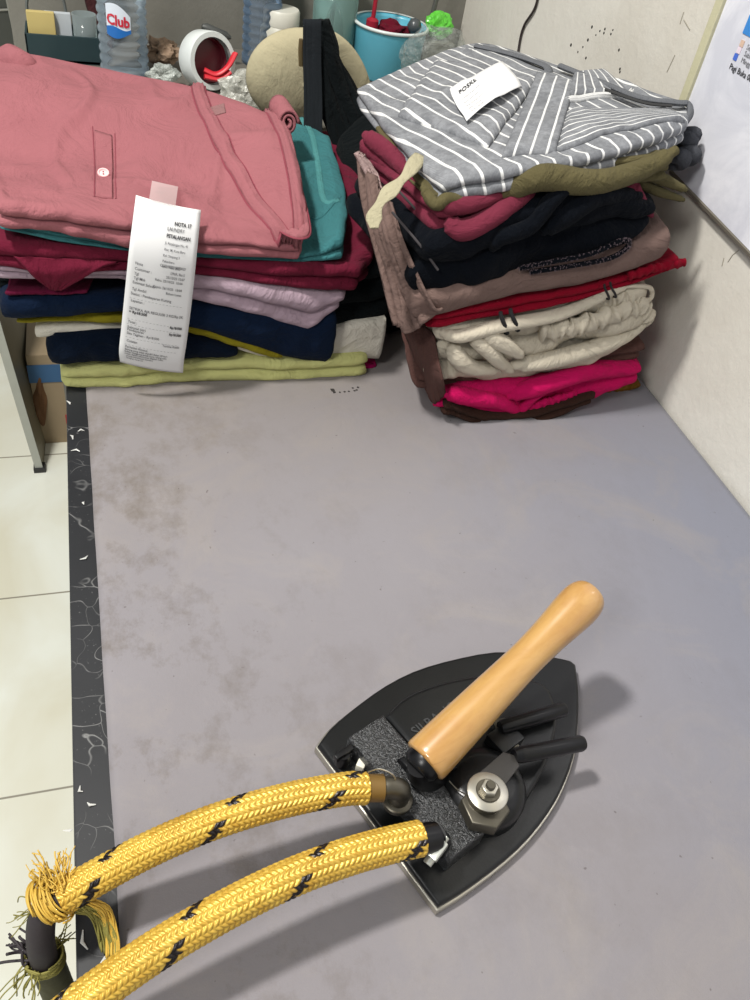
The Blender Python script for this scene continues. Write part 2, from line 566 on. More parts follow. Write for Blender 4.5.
# torn shiny bits of film on the edge
fm = plain('torn_film', (190, 190, 186), 0.25)
rs = random.Random(5)
for (u, v, L) in [(73, 440, .012), (80, 452, .014), (78, 432, .01), (70, 405, .012), (84, 505, .006), (88, 950, .02), (98, 968, .016), (80, 560, .012), (83, 792, .008), (96, 805, .01), (73, 830, .01)]:
    p = PZ(u, v, TZ) + Vector((0, 0, .0008)) - Vector((DX, DY, 0)); a = rs.random() * 3.1
    q = p + Vector((math.cos(a), math.sin(a), 0)) * L * .6
    fl = MB(); fl.tube([p, p.lerp(q, .5) + Vector((rs.uniform(-.002, .002), rs.uniform(-.002, .002), .0006)), q], [0.0004, 0.0011, 0.0003], 6, flat=.5)
    fl.build('torn_film', fm, table)

# grey cloth cover on the table
t = NT('grey_ironing_cloth'); c = t.coord(); t.set(rough=0.85, spec=0.2, sheen=0.1)
n1 = t.noise(c, 2.2, 5, 0.6, 0.4); n2 = t.noise(c, 9, 6, 0.7, 0.8)
st = t.new('ShaderNodeTexNoise'); st.inputs['Scale'].default_value = 10; st.inputs['Detail'].default_value = 7; st.inputs['Roughness'].default_value = 0.75
mp = t.new('ShaderNodeMapping'); mp.inputs['Scale'].default_value = (1.5, 1.2, 1); t.link(c, mp.inputs[0]); t.link(mp.outputs[0], st.inputs['Vector'])
sx = t.new('ShaderNodeSeparateXYZ'); t.link(c, sx.inputs[0])
left = t.ramp(sx.outputs[0], [(0.0, (1, 1, 1)), (0.16, (0.12, 0.12, 0.12)), (0.4, (0.0, 0.0, 0.0))])
basec = t.mix(n1, lin((133, 128, 134)), lin((150, 147, 156)))
blue = t.ramp(t.math('ADD', sx.outputs[0], t.math('MULTIPLY', n1, 0.2)), [(0.40, (0, 0, 0)), (0.66, (1, 1, 1))])
basec = t.mix(t.math('MULTIPLY', blue, 0.75), basec, lin((134, 138, 158)))
basec = t.mix(t.math('MULTIPLY', t.ramp(n2, [(0.5, (0, 0, 0)), (0.75, (1, 1, 1))]), 0.35), basec, lin((164, 156, 152)))
sm = t.math('MULTIPLY', t.ramp(st.outputs[0], [(0.5, (0, 0, 0)), (0.66, (1, 1, 1))]), t.math('ADD', t.math('MULTIPLY', left, 0.5), 0.07))
basec = t.mix(sm, basec, lin((98, 88, 78)))
far = t.ramp(t.math('ADD', sx.outputs[1], t.math('MULTIPLY', n2, 0.15)), [(0.55, (0, 0, 0)), (0.85, (1, 1, 1))])
basec = t.mix(t.math('MULTIPLY', far, 0.45), basec, lin((128, 118, 108)))
dots = t.ramp(t.noise(c, 150, 2), [(0.74, (0, 0, 0)), (0.78, (1, 1, 1))])
basec = t.mix(t.math('MULTIPLY', dots, 0.5), basec, lin((70, 60, 55)))
basec = t.mix(1.0, basec, (.84, .84, .79, 1), 'MULTIPLY')
t.color(basec)
t.bump(t.math('ADD', t.noise(c, 18, 5, 0.6, 0.5), t.math('MULTIPLY', t.noise(c, 900, 2), 0.10)), 0.6, 0.002)
CLOTHM = t.m
V = []; F = []; nx, ny = 110, 170
y0, y1 = -0.22, 1.12


def cloth_z(x, y):
    z = TZ + 0.0022 + 0.0006 * nz(x * 6, y * 6, 1)
    # soft creases
    for (ax, ay, bx, by, hh, w) in [(.11, .37, .22, .40, .0022, .012), (.14, .345, .30, .385, .0012, .018), (-.03, .95, .62, .86, .0006, .004), (-.03, .78, .62, .72, .0005, .004), (.3, -.1, .52, .6, .0005, .005)]:
        dx, dy = bx - ax, by - ay; L2 = dx * dx + dy * dy; s = max(0, min(1, ((x - ax) * dx + (y - ay) * dy) / L2))
        d = math.hypot(x - ax - s * dx, y - ay - s * dy); z += hh * math.exp(-(d / w) ** 2)
    return z


for j in range(ny):
    y = y0 + (y1 - y0) * j / (ny - 1)
    xl = -0.0275 - 0.006 * max(0, min(1, (y - .2) / .6)) + 0.0012 * nz(0, y * 14, 4)
    xr = XW - 0.004
    for i in range(nx):
        s = i / (nx - 1); x = xl + (xr - xl) * s
        V.append(Vector((x, y, cloth_z(x, y) - (0.0012 if i == 0 else 0))))
k = len(V)
V += [Vector((v.x, v.y, TZ + 0.0001)) for v in V]
for j in range(ny - 1):
    for i in range(nx - 1):
        a = j * nx + i; F.append((a, a + 1, a + nx + 1, a + nx)); F.append((k + a, k + a + nx, k + a + nx + 1, k + a + 1))
rg = list(range(nx)) + [j * nx + nx - 1 for j in range(1, ny)] + [(ny - 1) * nx + i for i in range(nx - 2, -1, -1)] + [j * nx for j in range(ny - 2, 0, -1)]
for a, b in zip(rg, rg[1:] + rg[:1]): F.append((a, k + a, k + b, b))
cover = tag(mesh_obj('table_cover', V, F, CLOTHM), 'faded mauve-grey cloth with brown stains spread flat over the ironing table', 'table cover')
mk = MB(); rs = random.Random(9)
for (u, v, r) in [(331, 390, .004), (333, 392, .003), (339, 392, .0018), (344, 392, .0018), (348, 391, .0018), (352, 388, .002), (354, 391, .0018), (357, 387, .0022), (356, 390, .002)]:
    p = PZ(u, v, TZ + .003); p.z = cloth_z(p.x, p.y) + .0003
    mk.tube([p, p + Vector((r, r * rs.uniform(-.6, 1), 0))], [r * .7, r * .5], 6, flat=.12)
mk.build('ink_marks', plain('ink', (42, 38, 36), 0.8), cover)


# ------------------------------------------------------------------ LEFT STACK of tops
YF = 0.745


def L(px, y=YF): return [PY(u, v, y) for u, v in px]


def Z(px, z): return [PZ(u, v, z) for u, v in px]


def back(front, y, z, xl=None, xr=None, dz=0.0, n=5):
    a = front[0].x if xl is None else xl; b = front[-1].x if xr is None else xr
    return [Vector((a + (b - a) * i / (n - 1), y, z + dz * i / (n - 1))) for i in range(n)]


GL = 'folded tops in the left pile'
LIME = cloth('cloth_lime', (208, 208, 138), k=.85); NAVY = cloth('cloth_navy', (20, 40, 70), k=.45); CREAM = cloth('cloth_cream', (222, 216, 202), k=.85)
MUST = cloth('cloth_mustard', (164, 152, 40)); BLACK = cloth('cloth_black', (20, 26, 28), k=.5); LAV = cloth('cloth_lavender', (206, 180, 194), k=.6)
MAR = cloth('cloth_maroon', (122, 34, 58)); TEAL = cloth('cloth_teal', (74, 140, 144)); PINK = cloth('cloth_pink', (202, 128, 135), wr=0.0016, k=.49)
MAG = cloth('cloth_magenta', (205, 20, 110)); NAVY2 = cloth('cloth_dark_navy', (14, 30, 52), k=.45)


def left_garment(name, mat, top, bottom, zb, yb=1.05, y=YF, label='', xl=None, xr=None, hb=None, **kw):
    f = L(top, y); b = L(bottom, y)
    r = [f, back(f, yb, zb, xl, xr)]
    if 'mid' in kw: r.insert(1, kw.pop('mid'))
    return garment(name, mat, r, b, hb if hb is not None else 0.02, label=label, cat=kw.pop('cat', 'clothing'), group=GL, **kw)


left_garment('folded_blouse', MAG, [(290, 362), (330, 362), (372, 361)], [(290, 378), (330, 377), (372, 376)], 0.764, y=.757, hb=.012, plies=2, seed=1, xr=.285, xl=.18,
             label='bright magenta folded garment poking out at the bottom right corner of the left pile')
left_garment('folded_blouse', LIME, [(67, 366), (120, 361), (160, 358), (230, 357), (300, 356), (361, 352)],
             [(67, 386), (120, 384), (200, 380), (300, 377), (361, 374)], 0.772, hb=.02, plies=2, seed=2,
             label='lime yellow folded tee lying on the grey cloth, lowest in the left pile')
left_garment('folded_blouse', NAVY2, [(55, 333), (120, 329), (190, 333), (232, 345)], [(56, 364), (120, 360), (180, 357), (232, 356)], 0.79, hb=.018, y=.742, plies=1, seed=3, xl=-.05, xr=.13,
             label='dark navy folded tee directly on the lime yellow tee in the left pile')
left_garment('folded_blouse', CREAM, [(38, 324), (120, 322), (200, 330), (260, 345), (300, 345), (335, 328), (386, 318)],
             [(40, 337), (120, 329), (200, 337), (260, 356), (300, 357), (335, 357), (386, 359)], 0.80, hb=.012, y=.748, plies=1, seed=4, xl=-.06, xr=.29, amp=.003,
             label='cream white folded blouse, square end sticking out low at the right of the left pile')
left_garment('folded_blouse', MUST, [(19, 318), (60, 316), (120, 310), (187, 320), (225, 330), (276, 346)],
             [(22, 322), (60, 321), (120, 321), (187, 331), (225, 342), (276, 357)], 0.812, hb=.012, y=.743, plies=1, seed=5, xl=-.075, xr=.19,
             label='mustard yellow folded top peeking out between two navy tops in the left pile')
left_garment('folded_blouse', NAVY, [(9, 294), (75, 292), (120, 291), (190, 298), (250, 304), (300, 308), (331, 308)],
             [(9, 317), (60, 315), (120, 309), (190, 326), (240, 342), (285, 356), (331, 364)], 0.835, hb=.022, y=.738, plies=1, seed=6, xl=-.08, xr=.25, wob=.003,
             label='navy blue folded tee below the lavender top in the left pile')
left_garment('folded_blouse', cloth('cloth_plum', (112, 26, 60)), [(9, 289), (40, 290), (85, 289)], [(9, 294), (40, 295), (85, 293)], 0.85, hb=.004, y=.735, plies=1, seed=7, xl=-.08, xr=.05,
             label='thin plum hem showing at the left side of the pile, on the navy tee')
left_garment('folded_blouse', BLACK, [(0, 276), (60, 277), (120, 278), (200, 285), (300, 280), (350, 262), (388, 250)],
             [(0, 291), (60, 291), (120, 290), (200, 300), (300, 318), (350, 325), (388, 318)], 0.855, hb=.02, y=.765, plies=3, seed=8, xl=-.09, xr=.33,
             label='black folded garment in the middle of the left pile, hanging out to the right')
left_garment('folded_blouse', LAV, [(0, 264), (60, 268), (120, 268), (190, 272), (250, 278), (310, 287), (338, 290)],
             [(0, 277), (60, 279), (120, 279), (190, 297), (240, 309), (306, 328), (338, 308)], 0.868, hb=.013, y=.735, plies=2, seed=9, xl=-.09, xr=.315, wob=.006,
             label='pale lavender folded blouse under the maroon top in the left pile')
# maroon, with a drooping triangular fold in front
mm = Z([(-8, 140), (100, 150), (200, 165), (300, 175), (366, 228)], .90)
mar = left_garment('folded_blouse', MAR, [(-6, 240), (60, 244), (125, 250), (200, 258), (300, 262), (354, 262)],
                   [(-6, 264), (60, 272), (125, 269), (200, 274), (300, 286), (354, 291)], 0.905, hb=.03, y=.735, plies=2, seed=10, xl=-.10, xr=.305, wob=.005,
                   label='maroon folded blouse sticking out to the right below the teal top', mid=mm)


def flap(name, mat, pts, th, parent=None, n=26, m=18, wav=0.002, uvs=1.0, seed=0.0, thick=0.0025):
    """a hanging sheet of cloth from a top edge (list) to a bottom edge (list), slightly wavy"""
    a = spline(pts[0], n); rows = [spline(r, n) for r in pts]; V = []; UV = []
    for j in range(m):
        t_ = j / (m - 1)
        for i in range(n):
            c = spline([r[i] for r in rows], m)[j] if len(rows) > 2 else rows[0][i].lerp(rows[1][i], t_)
            V.append(c + Vector((0, -wav * nz(i * .35 + seed, t_ * 2, seed), wav * 0.5 * nz(i * .2, t_ * 3 + seed, 1)))); UV.append((i / n * uvs, t_ * uvs))
    F = [(j * n + i, j * n + i + 1, (j + 1) * n + i + 1, (j + 1) * n + i) for j in range(m - 1) for i in range(n - 1)]
    o = mesh_obj(name, V, F, mat, parent, True, UV)
    md = o.modifiers.new('s', 'SOLIDIFY'); md.thickness = thick; md.offset = 0
    return o


flap('drooping_fold', MAR, [L([(14, 256), (60, 258), (118, 262)], .728), L([(30, 272), (60, 274), (100, 268)], .722), L([(48, 288), (55, 290), (62, 289)], .728)], 0, mar)
# teal
teal = garment('folded_blouse', TEAL,
               [L([(3, 222), (60, 230), (125, 243), (200, 250), (300, 254), (338, 236)], .738), Z([(-5, 150), (100, 165), (200, 170), (300, 180), (341, 192)], .915), Z([(0, 80), (100, 95), (200, 105), (290, 122), (325, 135)], .925)],
               L([(3, 228), (60, 240), (125, 249), (200, 258), (300, 262), (338, 258)], .738), .02, plies=2, seed=12, wr=.002,
               label='teal folded tank top showing its neckline right of the pink blouse', cat='clothing', group=GL)
ribbon_on('neckline', teal, Z([(302, 118), (312, 140), (318, 165), (325, 195), (340, 196)], .92), .007, .0014, cloth('cloth_teal_light', (96, 168, 168)), teal, ribs=2)
ribbon_on('shoulder_seam', teal, Z([(296, 205), (318, 214), (340, 196)], .915), .005, .0012, TEAL, teal, ribs=2)
tg = Z([(326, 112), (346, 148), (362, 190), (372, 225), (358, 245)], .905)
left_garment  # (maroon and lavender show again right of the teal top)
# pink blouse (top of the pile)
pink_rows = [L([(4, 200), (50, 205), (100, 212), (150, 221), (200, 230), (250, 238), (296, 243)], .732),
             Z([(-14, 150), (50, 160), (100, 166), (150, 175), (200, 184), (250, 196), (299, 210)], .938),
             Z([(-20, 90), (50, 96), (100, 104), (150, 112), (200, 120), (250, 142), (290, 160)], .960),
             Z([(-24, 50), (30, 54), (80, 64), (140, 76), (190, 86), (240, 102), (281, 120)], .962)]
pink = garment('folded_blouse', PINK, pink_rows, L([(4, 226), (60, 232), (125, 246), (200, 252), (250, 256), (296, 259)], .732), .03, plies=2, seed=14, wob=.005, wr=.006, n=110, m=60,
               label='dusty pink folded blouse with button placket, topmost in the left pile', cat='clothing', group=GL)
pm = [(198, 86), (200, 100), (212, 130), (228, 160), (248, 190), (272, 218), (292, 233), (302, 232), (298, 205), (290, 175), (282, 145), (270, 112)]
cpath = [PZ(u, v, .96 - .03 * max(0, v - 90) / 150) for u, v in pm]
ribbon_on('collar', pink, cpath, .0135, .0038, PINK, pink, n=120, ribs=2)
stm = plain('stitch_and_shade', (132, 60, 72), 0.9)


def offset_path(P, d):
    P = spline(P, 60); o_ = []
    for i, p in enumerate(P):
        t_ = P[min(i + 1, 59)] - P[max(i - 1, 0)]; t_.z = 0; t_.normalize(); o_.append(p + Vector((-t_.y, t_.x, 0)) * d)
    return o_


for d_ in (-.0078, .0078): ribbon_on('collar_stitch_shade', pink, offset_path(cpath, d_), .0010, .0012, stm, pink, n=120, ribs=1)  # dark seam lines, doubling as painted shadow along the collar edges
pq = [PZ(u, v, z) for u, v, z in ((97, 213, .93), (114, 214, .93), (112, 137, .947), (95, 134, .947))]
pl = patch('placket', pink, pq, PINK, pink, th=.0022)
ribbon_on('stitching', pink, [PZ(93, 132, .947), PZ(94, 160, .943), PZ(95, 190, .937), PZ(96, 213, .93)], .0009, .0008, stm, pink, n=30, ribs=1)
ribbon_on('stitching', pink, [PZ(115, 136, .947), PZ(115, 160, .943), PZ(116, 190, .937), PZ(117, 214, .93)], .0009, .0008, stm, pink, n=30, ribs=1)
bp = PZ(103.5, 175, .944)
bp.z = nearest_point(bvh_of(pl), bp) or bp.z
btn = MB().lathe([(.0001, .0012), (.0032, .0012), (.0042, .0024), (.0052, .0024), (.0056, .0012), (.0054, 0), (.0001, 0)], 28, Matrix.Translation(bp + Vector((0, 0, .0015))) @ Matrix.Rotation(math.radians(24), 4, 'X')).build('button', plain('button_pink', (232, 186, 186), 0.35), pink)
hm = plain('thread_hole', (110, 50, 60), 0.8)
hb_ = MB()
for dx in (-.0013, .0013): hb_.lathe([(.0001, .0015), (.0007, .0015), (.0007, .0009)], 8, Matrix.Translation(bp + Vector((0, dx, .0018 + dx * .4))) @ Matrix.Rotation(math.radians(24), 4, 'X'))
hb_.build('buttonhole', hm, btn)
patch('faded_patch', pink, [PZ(208, 122, .955), PZ(226, 116, .957), PZ(224, 106, .96), PZ(206, 108, .96)], cloth('faded_grey', (190, 142, 142), k=.49), pink, th=.0006)
# rolled sleeve spiral at the back right corner
sr = MB(); c0 = PZ(288, 118, .968); pts = []
for i in range(60):
    a = i / 59 * 4.6 * math.pi; r = .004 + .012 * (1 - i / 59)
    pts.append(c0 + Vector((math.cos(a) * r * 0.8, -.004 + math.sin(a) * .002, math.sin(a) * r * .9 - .004)))
V = []; F = []
for i, p in enumerate(pts):
    for k in range(8): V.append(p + Vector((-.010 * k / 7 * .3, .045 * k / 7, .0)))
for i in range(59):
    for k in range(7): a = i * 8 + k; F.append((a, a + 1, a + 9, a + 8))
ro = mesh_obj('rolled_sleeve', V, F, PINK, pink, True); md = ro.modifiers.new('s', 'SOLIDIFY'); md.thickness = .0028
# faded patch on the pink shoulder
# raised bump of cloth at the back left
bl = MB(); c0 = PZ(14, 62, .962)
bl.lathe([(0.0001, .016), (.010, .015), (.019, .010), (.026, .002), (.031, -.010)], 28, Matrix.Translation(c0) @ Matrix.Rotation(-.4, 4, 'Z') @ Matrix.Diagonal((1.0, .6, 1, 1)))
bo = bl.build('bunched_shoulder', PINK, pink, sharp=False)
for v in bo.data.vertices: v.co.z += .006 * nz(v.co.x * 40, v.co.y * 40, 1)

# pink spare lower ply at far left: a cuff below the blouse
# ------------------------------------------------------------------ tape + receipt on the left pile
PAPER = plain('receipt_paper', (218, 218, 218), 0.6, var=0.02)
INK = plain('print_ink', (92, 92, 96), 0.8); INK2 = plain('print_ink_dark', (46, 46, 50), 0.8)
re_l = [PY(136, 195, .736), PY(133, 218, .722), PY(129, 250, .712), PY(125, 290, .712), PY(121, 330, .714), PY(119, 350, .716), PY(120, 362, .722)]
re_r = [PY(201, 210, .736), PY(199, 232, .722), PY(196, 262, .712), PY(192, 300, .712), PY(187, 340, .714), PY(184, 360, .716), PY(183, 373, .722)]
Lr = polyx(spline(re_l, 200), 60); Rr = polyx(spline(re_r, 200), 60)
RW, RH = 0.062, 0.165


def rec(s, t, off=0.0):
    s = max(0, min(1, s)); t = max(0, min(1, t)); k = min(int(t * 59), 58); f = t * 59 - k
    l = Lr[k].lerp(Lr[k + 1], f); r = Rr[k].lerp(Rr[k + 1], f)
    p = l.lerp(r, s); bow = .004 * (1 - (2 * s - 1) ** 2)
    return p + Vector((0.1, -1, .1)) * (bow + off)


V = []; F = []; UV = []
for j in range(50):
    for i in range(14): V.append(rec(i / 13, j / 49)); UV.append((i / 13, j / 49))
for j in range(49):
    for i in range(13): a = j * 14 + i; F.append((a, a + 1, a + 15, a + 14))
receipt = mesh_obj('laundry_receipt', V, F, PAPER, None, True, UV)
md = receipt.modifiers.new('s', 'SOLIDIFY'); md.thickness = .00025; md.offset = 1
md.offset = -1
tag(receipt, 'long white printed paper receipt taped to the front of the pink blouse', 'receipt')


def rfn(s0, t0):
    return lambda x, y: rec(s0 + x / RW, t0 - y / RH, .0007)


lines = [(.60, .215, 'NOTA 17', .0046, 1), (.50, .235, 'LAUNDRY', .0042, 0), (.50, .258, 'PETALANGAN', .0042, 1), (.49, .281, 'Jl. Petalangan No. 41', .0031, 0), (.49, .302, 'Kec. M. Kota Baru', .0031, 0),
         (.48, .323, 'Kel. Simpang 3', .0031, 0), (.48, .343, 'Pekanbaru', .0031, 0), (.48, .363, '0813 7652 2800', .0031, 0),
         (.10, .375, 'Nota', .0038, 0), (.45, .372, 'CS.23102515070023', .0034, 0), (.10, .398, 'Customer :', .0038, 0), (.62, .397, 'LINA, Ibu S', .0034, 0),
         (.10, .420, 'Tgl', .0038, 0), (.56, .417, '25/10/23 15:07', .0034, 0), (.10, .440, 'Tgl Msk', .0038, 0), (.40, .436, 'Rabu, 25/10/23  15:04', .0034, 0),
         (.09, .460, 'Estimasi Selesai :', .0038, 0), (.38, .468, 'Kamis, 26/10/23  15:04', .0034, 0), (.09, .490, 'Tgl Ambil', .0038, 0), (.58, .490, 'Belum Lunas', .0034, 0),
         (.08, .512, 'Status : Pembayaran Kurang', .0038, 0), (.09, .555, 'Layanan :', .0038, 0),
         (.08, .605, 'SETRIKA AJA REGULER 3 KG/Rp 5K', .0038, 0), (.08, .627, '= Rp18.500', .0040, 1), (.08, .690, 'Total :', .0036, 0), (.70, .690, 'Rp18.500', .0036, 1),
         (.08, .725, 'Subtotal (idr)', .0036, 0), (.70, .735, 'Rp18.500', .0036, 1), (.08, .742, 'Pembayaran', .0036, 0), (.08, .765, 'Sisa Tagihan - Rp18.500', .0036, 0),
         (.09, .815, 'Catatan', .0036, 0), (.62, .815, 'Terima Kasih', .0036, 0), (.08, .855, 'Perhatian Khusus', .0034, 0), (.08, .873, 'Barang yang tidak diambil dalam 30 hari', .0029, 0), (.08, .889, 'bukan tanggung jawab kami, hilang atau', .0029, 0),
         (.08, .905, 'rusak dalam pencucian diganti maks', .0029, 0), (.10, .922, 'sesuai ketentuan laundry', .0029, 0), (.10, .940, 'Simpan nota ini', .0029, 0)]
for (s0, t0, tx, sz, bd) in lines:
    if s0 > .3 and t0 > .37: t0 -= .012
    for (a0, a1, b0, b1) in ((.215, .375, .10, .337), (.375, .512, .337, .515), (.512, .605, .515, .605)):
        if a0 <= t0 < a1: t0 = b0 + (t0 - a0) * (b1 - b0) / (a1 - a0); break
    text_on('printed_line', tx, sz, rfn(s0, t0), INK2 if bd else INK, receipt, bold=.00012 if bd else 0.00003, xs=.86)
for t0 in (.535, .665, .70, .785, .835):
    rl = [rec(.07 + .8 * i / 30, t0 - .0 + 0.0 * i, .0006) for i in range(31)]
    m_ = MB()
    for a in range(0, 30, 2): m_.tube([rl[a], rl[a + 1]], .00012, 4)
    m_.build('printed_rule', INK, receipt)
# clear tape
TAPE = clear('clear_tape', (236, 226, 224), 0.3, 0.16)
V = []; F = []
bv = bvh_of(pink)
for j in range(10):
    for i in range(10):
        s = i / 9; t_ = j / 9
        a = PZ(152 + 26 * s, 182 + 6 * s, .945); b = PY(149 + 26 * s, 199 + 8 * s, .732)
        p = a.lerp(b, t_); z = nearest_point(bv, p)
        if z and z > p.z: p.z = z
        V.append(p + Vector((0, -.0015 - .002 * t_, .002)))
for j in range(9):
    for i in range(9): a = j * 10 + i; F.append((a, a + 1, a + 11, a + 10))
mesh_obj('clear_tape', V, F, TAPE, receipt)

# ------------------------------------------------------------------ RIGHT STACK of trousers
GR = 'folded trousers in the right pile'
YR = 0.665
DBR = cloth('cloth_dark_brown', (66, 44, 36)); HOT = cloth('cloth_hot_pink', (226, 22, 104)); BMV = cloth('cloth_brown', (104, 74, 68))
IVO = cloth('cloth_ivory', (218, 208, 188), k=.78); RED = cloth('cloth_red', (156, 14, 42)); TAU = cloth('cloth_taupe', (140, 116, 108))
NBK = cloth('cloth_navy_black', (16, 22, 32), k=.4); ROSE = cloth('cloth_rose', (152, 62, 84), k=.5); KHA = cloth('cloth_khaki', (112, 104, 72)); STRAP = cloth('cloth_beige', (204, 196, 164), k=.66)


def right_garment(name, mat, top, bottom, lb, zb, rb=None, y=YR, hb=.02, label='', mid=None, **kw):
    """lb: pixel + z of the back left corner"""
    f = [PY(u, v, y) for u, v in top]; b = [PY(u, v, y) for u, v in bottom]
    p0 = PZ(*lb); p1 = rb if rb is not None else Vector((.598, p0.y + .02, zb))
    r = [f, [p0.lerp(p1, i / 4) + Vector((0, 0, (zb - p0.z) * math.sin(min(1, i / 2) * math.pi / 2) * (1 if i < 4 else 1) * 0)) for i in range(5)]]
    return garment(name, mat, r, b, hb, label=label, cat='clothing', group=kw.pop('group', GR), **kw)


right_garment('folded_trousers', DBR, [(448, 402), (480, 412), (530, 410), (592, 393)], [(450, 414), (480, 425), (530, 424), (592, 403)], (425, 330, .765), .765, y=.648, hb=.012, plies=2, seed=21,
              label='dark brown folded trousers lying on the grey cloth, lowest in the right pile')
right_garment('folded_trousers', cloth('cloth_ochre', (142, 100, 40)), [(585, 388), (610, 384), (637, 381)], [(585, 400), (610, 399), (637, 392)], (560, 340, .765), .765, y=.69, hb=.01, plies=2, seed=22,
              label='ochre folded cloth corner peeking out under the hot pink trousers')
hot = right_garment('folded_trousers', HOT, [(441, 388), (480, 382), (540, 374), (590, 362), (636, 362)], [(445, 404), (480, 411), (520, 418), (570, 405), (636, 380)], (432, 325, .79), .79, y=.662, hb=.022, plies=2, seed=23, wob=.006,
                    label='hot pink folded trousers with gathered elastic waistband near the bottom of the right pile')
right_garment('folded_trousers', BMV, [(422, 372), (460, 372), (500, 366), (560, 356), (640, 340)], [(428, 386), (460, 386), (500, 380), (560, 370), (640, 358)], (408, 300, .835), .83, y=.672, hb=.03, plies=2, seed=24, rb=Vector((.598, .92, .83)),
              label='mauve brown folded trousers between the ivory and hot pink ones')
ivo = right_garment('folded_trousers', IVO, [(446, 318), (470, 318), (510, 312), (560, 298), (600, 288), (640, 280)], [(456, 376), (480, 380), (520, 376), (560, 370), (600, 354), (648, 334)], (452, 262, .90), .89, y=.668, hb=.05, plies=3, seed=25, wob=.012,
                    rb=Vector((.600, .90, .885)), label='ivory folded trousers with ruffled elastic waist and two black stripes in the right pile')
red = right_garment('folded_trousers', RED, [(432, 312), (480, 302), (530, 293), (580, 285), (630, 272), (676, 255)], [(438, 326), (480, 318), (530, 309), (580, 298), (630, 284), (676, 266)], (440, 245, .918), .905, y=.660, hb=.016, plies=2, seed=26, wob=.004,
                    rb=Vector((.600, .90, .905)), label='crimson folded trousers under the taupe ones in the right pile')
tau = right_garment('folded_trousers', TAU, [(420, 292), (470, 282), (520, 270), (580, 256), (630, 242), (668, 228)], [(422, 318), (470, 306), (520, 293), (580, 285), (630, 270), (672, 254)], (378, 205, .955), .945, y=.655, hb=.03, plies=1, seed=27, wob=.004, amp=.006,
                    rb=Vector((.600, .90, .945)), label='taupe folded trousers with pleated leg hanging over the left side of the right pile')
nvb = right_garment('folded_trousers', NBK, [(432, 232), (480, 215), (520, 200), (560, 186), (610, 188), (652, 202)], [(436, 292), (480, 282), (530, 272), (580, 258), (620, 244), (658, 214)], (364, 175, .965), .955, y=.660, hb=.04, plies=2, seed=28, wob=.010,
                    rb=Vector((.590, .90, .955)), label='navy black folded trousers with frayed hem, high in the right pile')
ros = right_garment('folded_trousers', ROSE, [(442, 204), (480, 196), (530, 184), (580, 180), (632, 182)], [(446, 232), (480, 222), (530, 200), (580, 196), (636, 212)], (368, 146, .985), .97, y=.668, hb=.025, plies=2, seed=29, wob=.006,
                    rb=Vector((.588, .88, .97)), label='dusty rose folded trousers under the khaki ones in the right pile')
kha = right_garment('folded_trousers', KHA, [(432, 194), (480, 186), (540, 170), (600, 160), (668, 152)], [(440, 204), (480, 204), (540, 188), (600, 184), (676, 178)], (378, 126, 1.0), .985, y=.672, hb=.015, plies=3, seed=30, wob=.008,
                    rb=Vector((.595, .86, .995)), label='khaki olive folded trousers directly under the striped shirt')

# --- details of the right pile
# pleated taupe leg down the left side
tp = [[PZ(366, 150, .99), PZ(382, 175, .98), PZ(405, 205, .965)], [PZ(372, 200, .955), PZ(392, 230, .945), PZ(420, 245, .94)], [PZ(388, 262, .91), PZ(410, 285, .895), PZ(446, 300, .895)], [PZ(402, 322, .865), PZ(420, 328, .862), PZ(455, 300, .888)]]
n, m = 60, 30; rows = [spline(r, n) for r in tp]; V = []
for j in range(m):
    for i in range(n):
        p = spline([r[i] for r in rows], m)[j]
        s = i / (n - 1)
        d = .0042 * math.sin(s * 19 + 1.5 * math.sin(j * .1)) + .002 * math.sin(s * 43 + j * .05)
        V.append(p + Vector((-.6, -.6, .2)) * (d + .014 + .016 * s))
F = [(j * n + i, j * n + i + 1, (j + 1) * n + i + 1, (j + 1) * n + i) for j in range(m - 1) for i in range(n - 1)]
o = mesh_obj('pleated_leg', V, F, TAU, tau); md = o.modifiers.new('s', 'SOLIDIFY'); md.thickness = .003
# brown leg folding round the lower left corner
flap('folded_corner', BMV, [[PZ(398, 318, .852), PZ(424, 326, .85), PZ(434, 335, .85)], [PZ(410, 345, .82), PZ(428, 365, .82), PZ(442, 378, .82)], [PZ(424, 385, .785), PZ(434, 403, .772), PZ(446, 392, .79)]], 0, bpy.data.objects['folded_trousers.003'], wav=.003)
flap('side_fold', cloth('cloth_pale_pink', (198, 170, 166)), [[PZ(356, 152, 1.0), PZ(364, 156, .998)], [PZ(366, 172, .985), PZ(376, 172, .985)], [PZ(374, 185, .975), PZ(384, 190, .975)]], 0, tau, wav=.001, thick=.006)


def ruffle(name, mat, path, r, amp_, waves, parent, n=160, ky=8):
    """a gathered elastic band"""
    P = spline(path, n); V = []; F = []; kk = 12
    for i, p in enumerate(P):
        t_ = (P[min(i + 1, n - 1)] - P[max(i - 1, 0)]).normalized(); up = Vector((0, 0, 1)); w = t_.cross(up).normalized()
        u = w.cross(t_)
        ph = waves * 2 * math.pi * i / n
        for k in range(kk):
            a = 2 * math.pi * k / kk
            rr = r * (1 + amp_ * math.sin(ph + .9 * math.sin(a + i * .05)) * (0.6 + .4 * math.sin(a * 2 + i * .3)))
            V.append(p + (w * math.cos(a) * rr * .75 + u * math.sin(a) * rr) + t_ * math.sin(a) * r * .35 * math.sin(ph * .5))
    for i in range(n - 1):
        for k in range(kk): k2 = (k + 1) % kk; F.append((i * kk + k, i * kk + k2, (i + 1) * kk + k2, (i + 1) * kk + k))
    F += [tuple(range(kk))[::-1], tuple((n - 1) * kk + k for k in range(kk))]
    return mesh_obj(name, V, F, mat, parent, True)


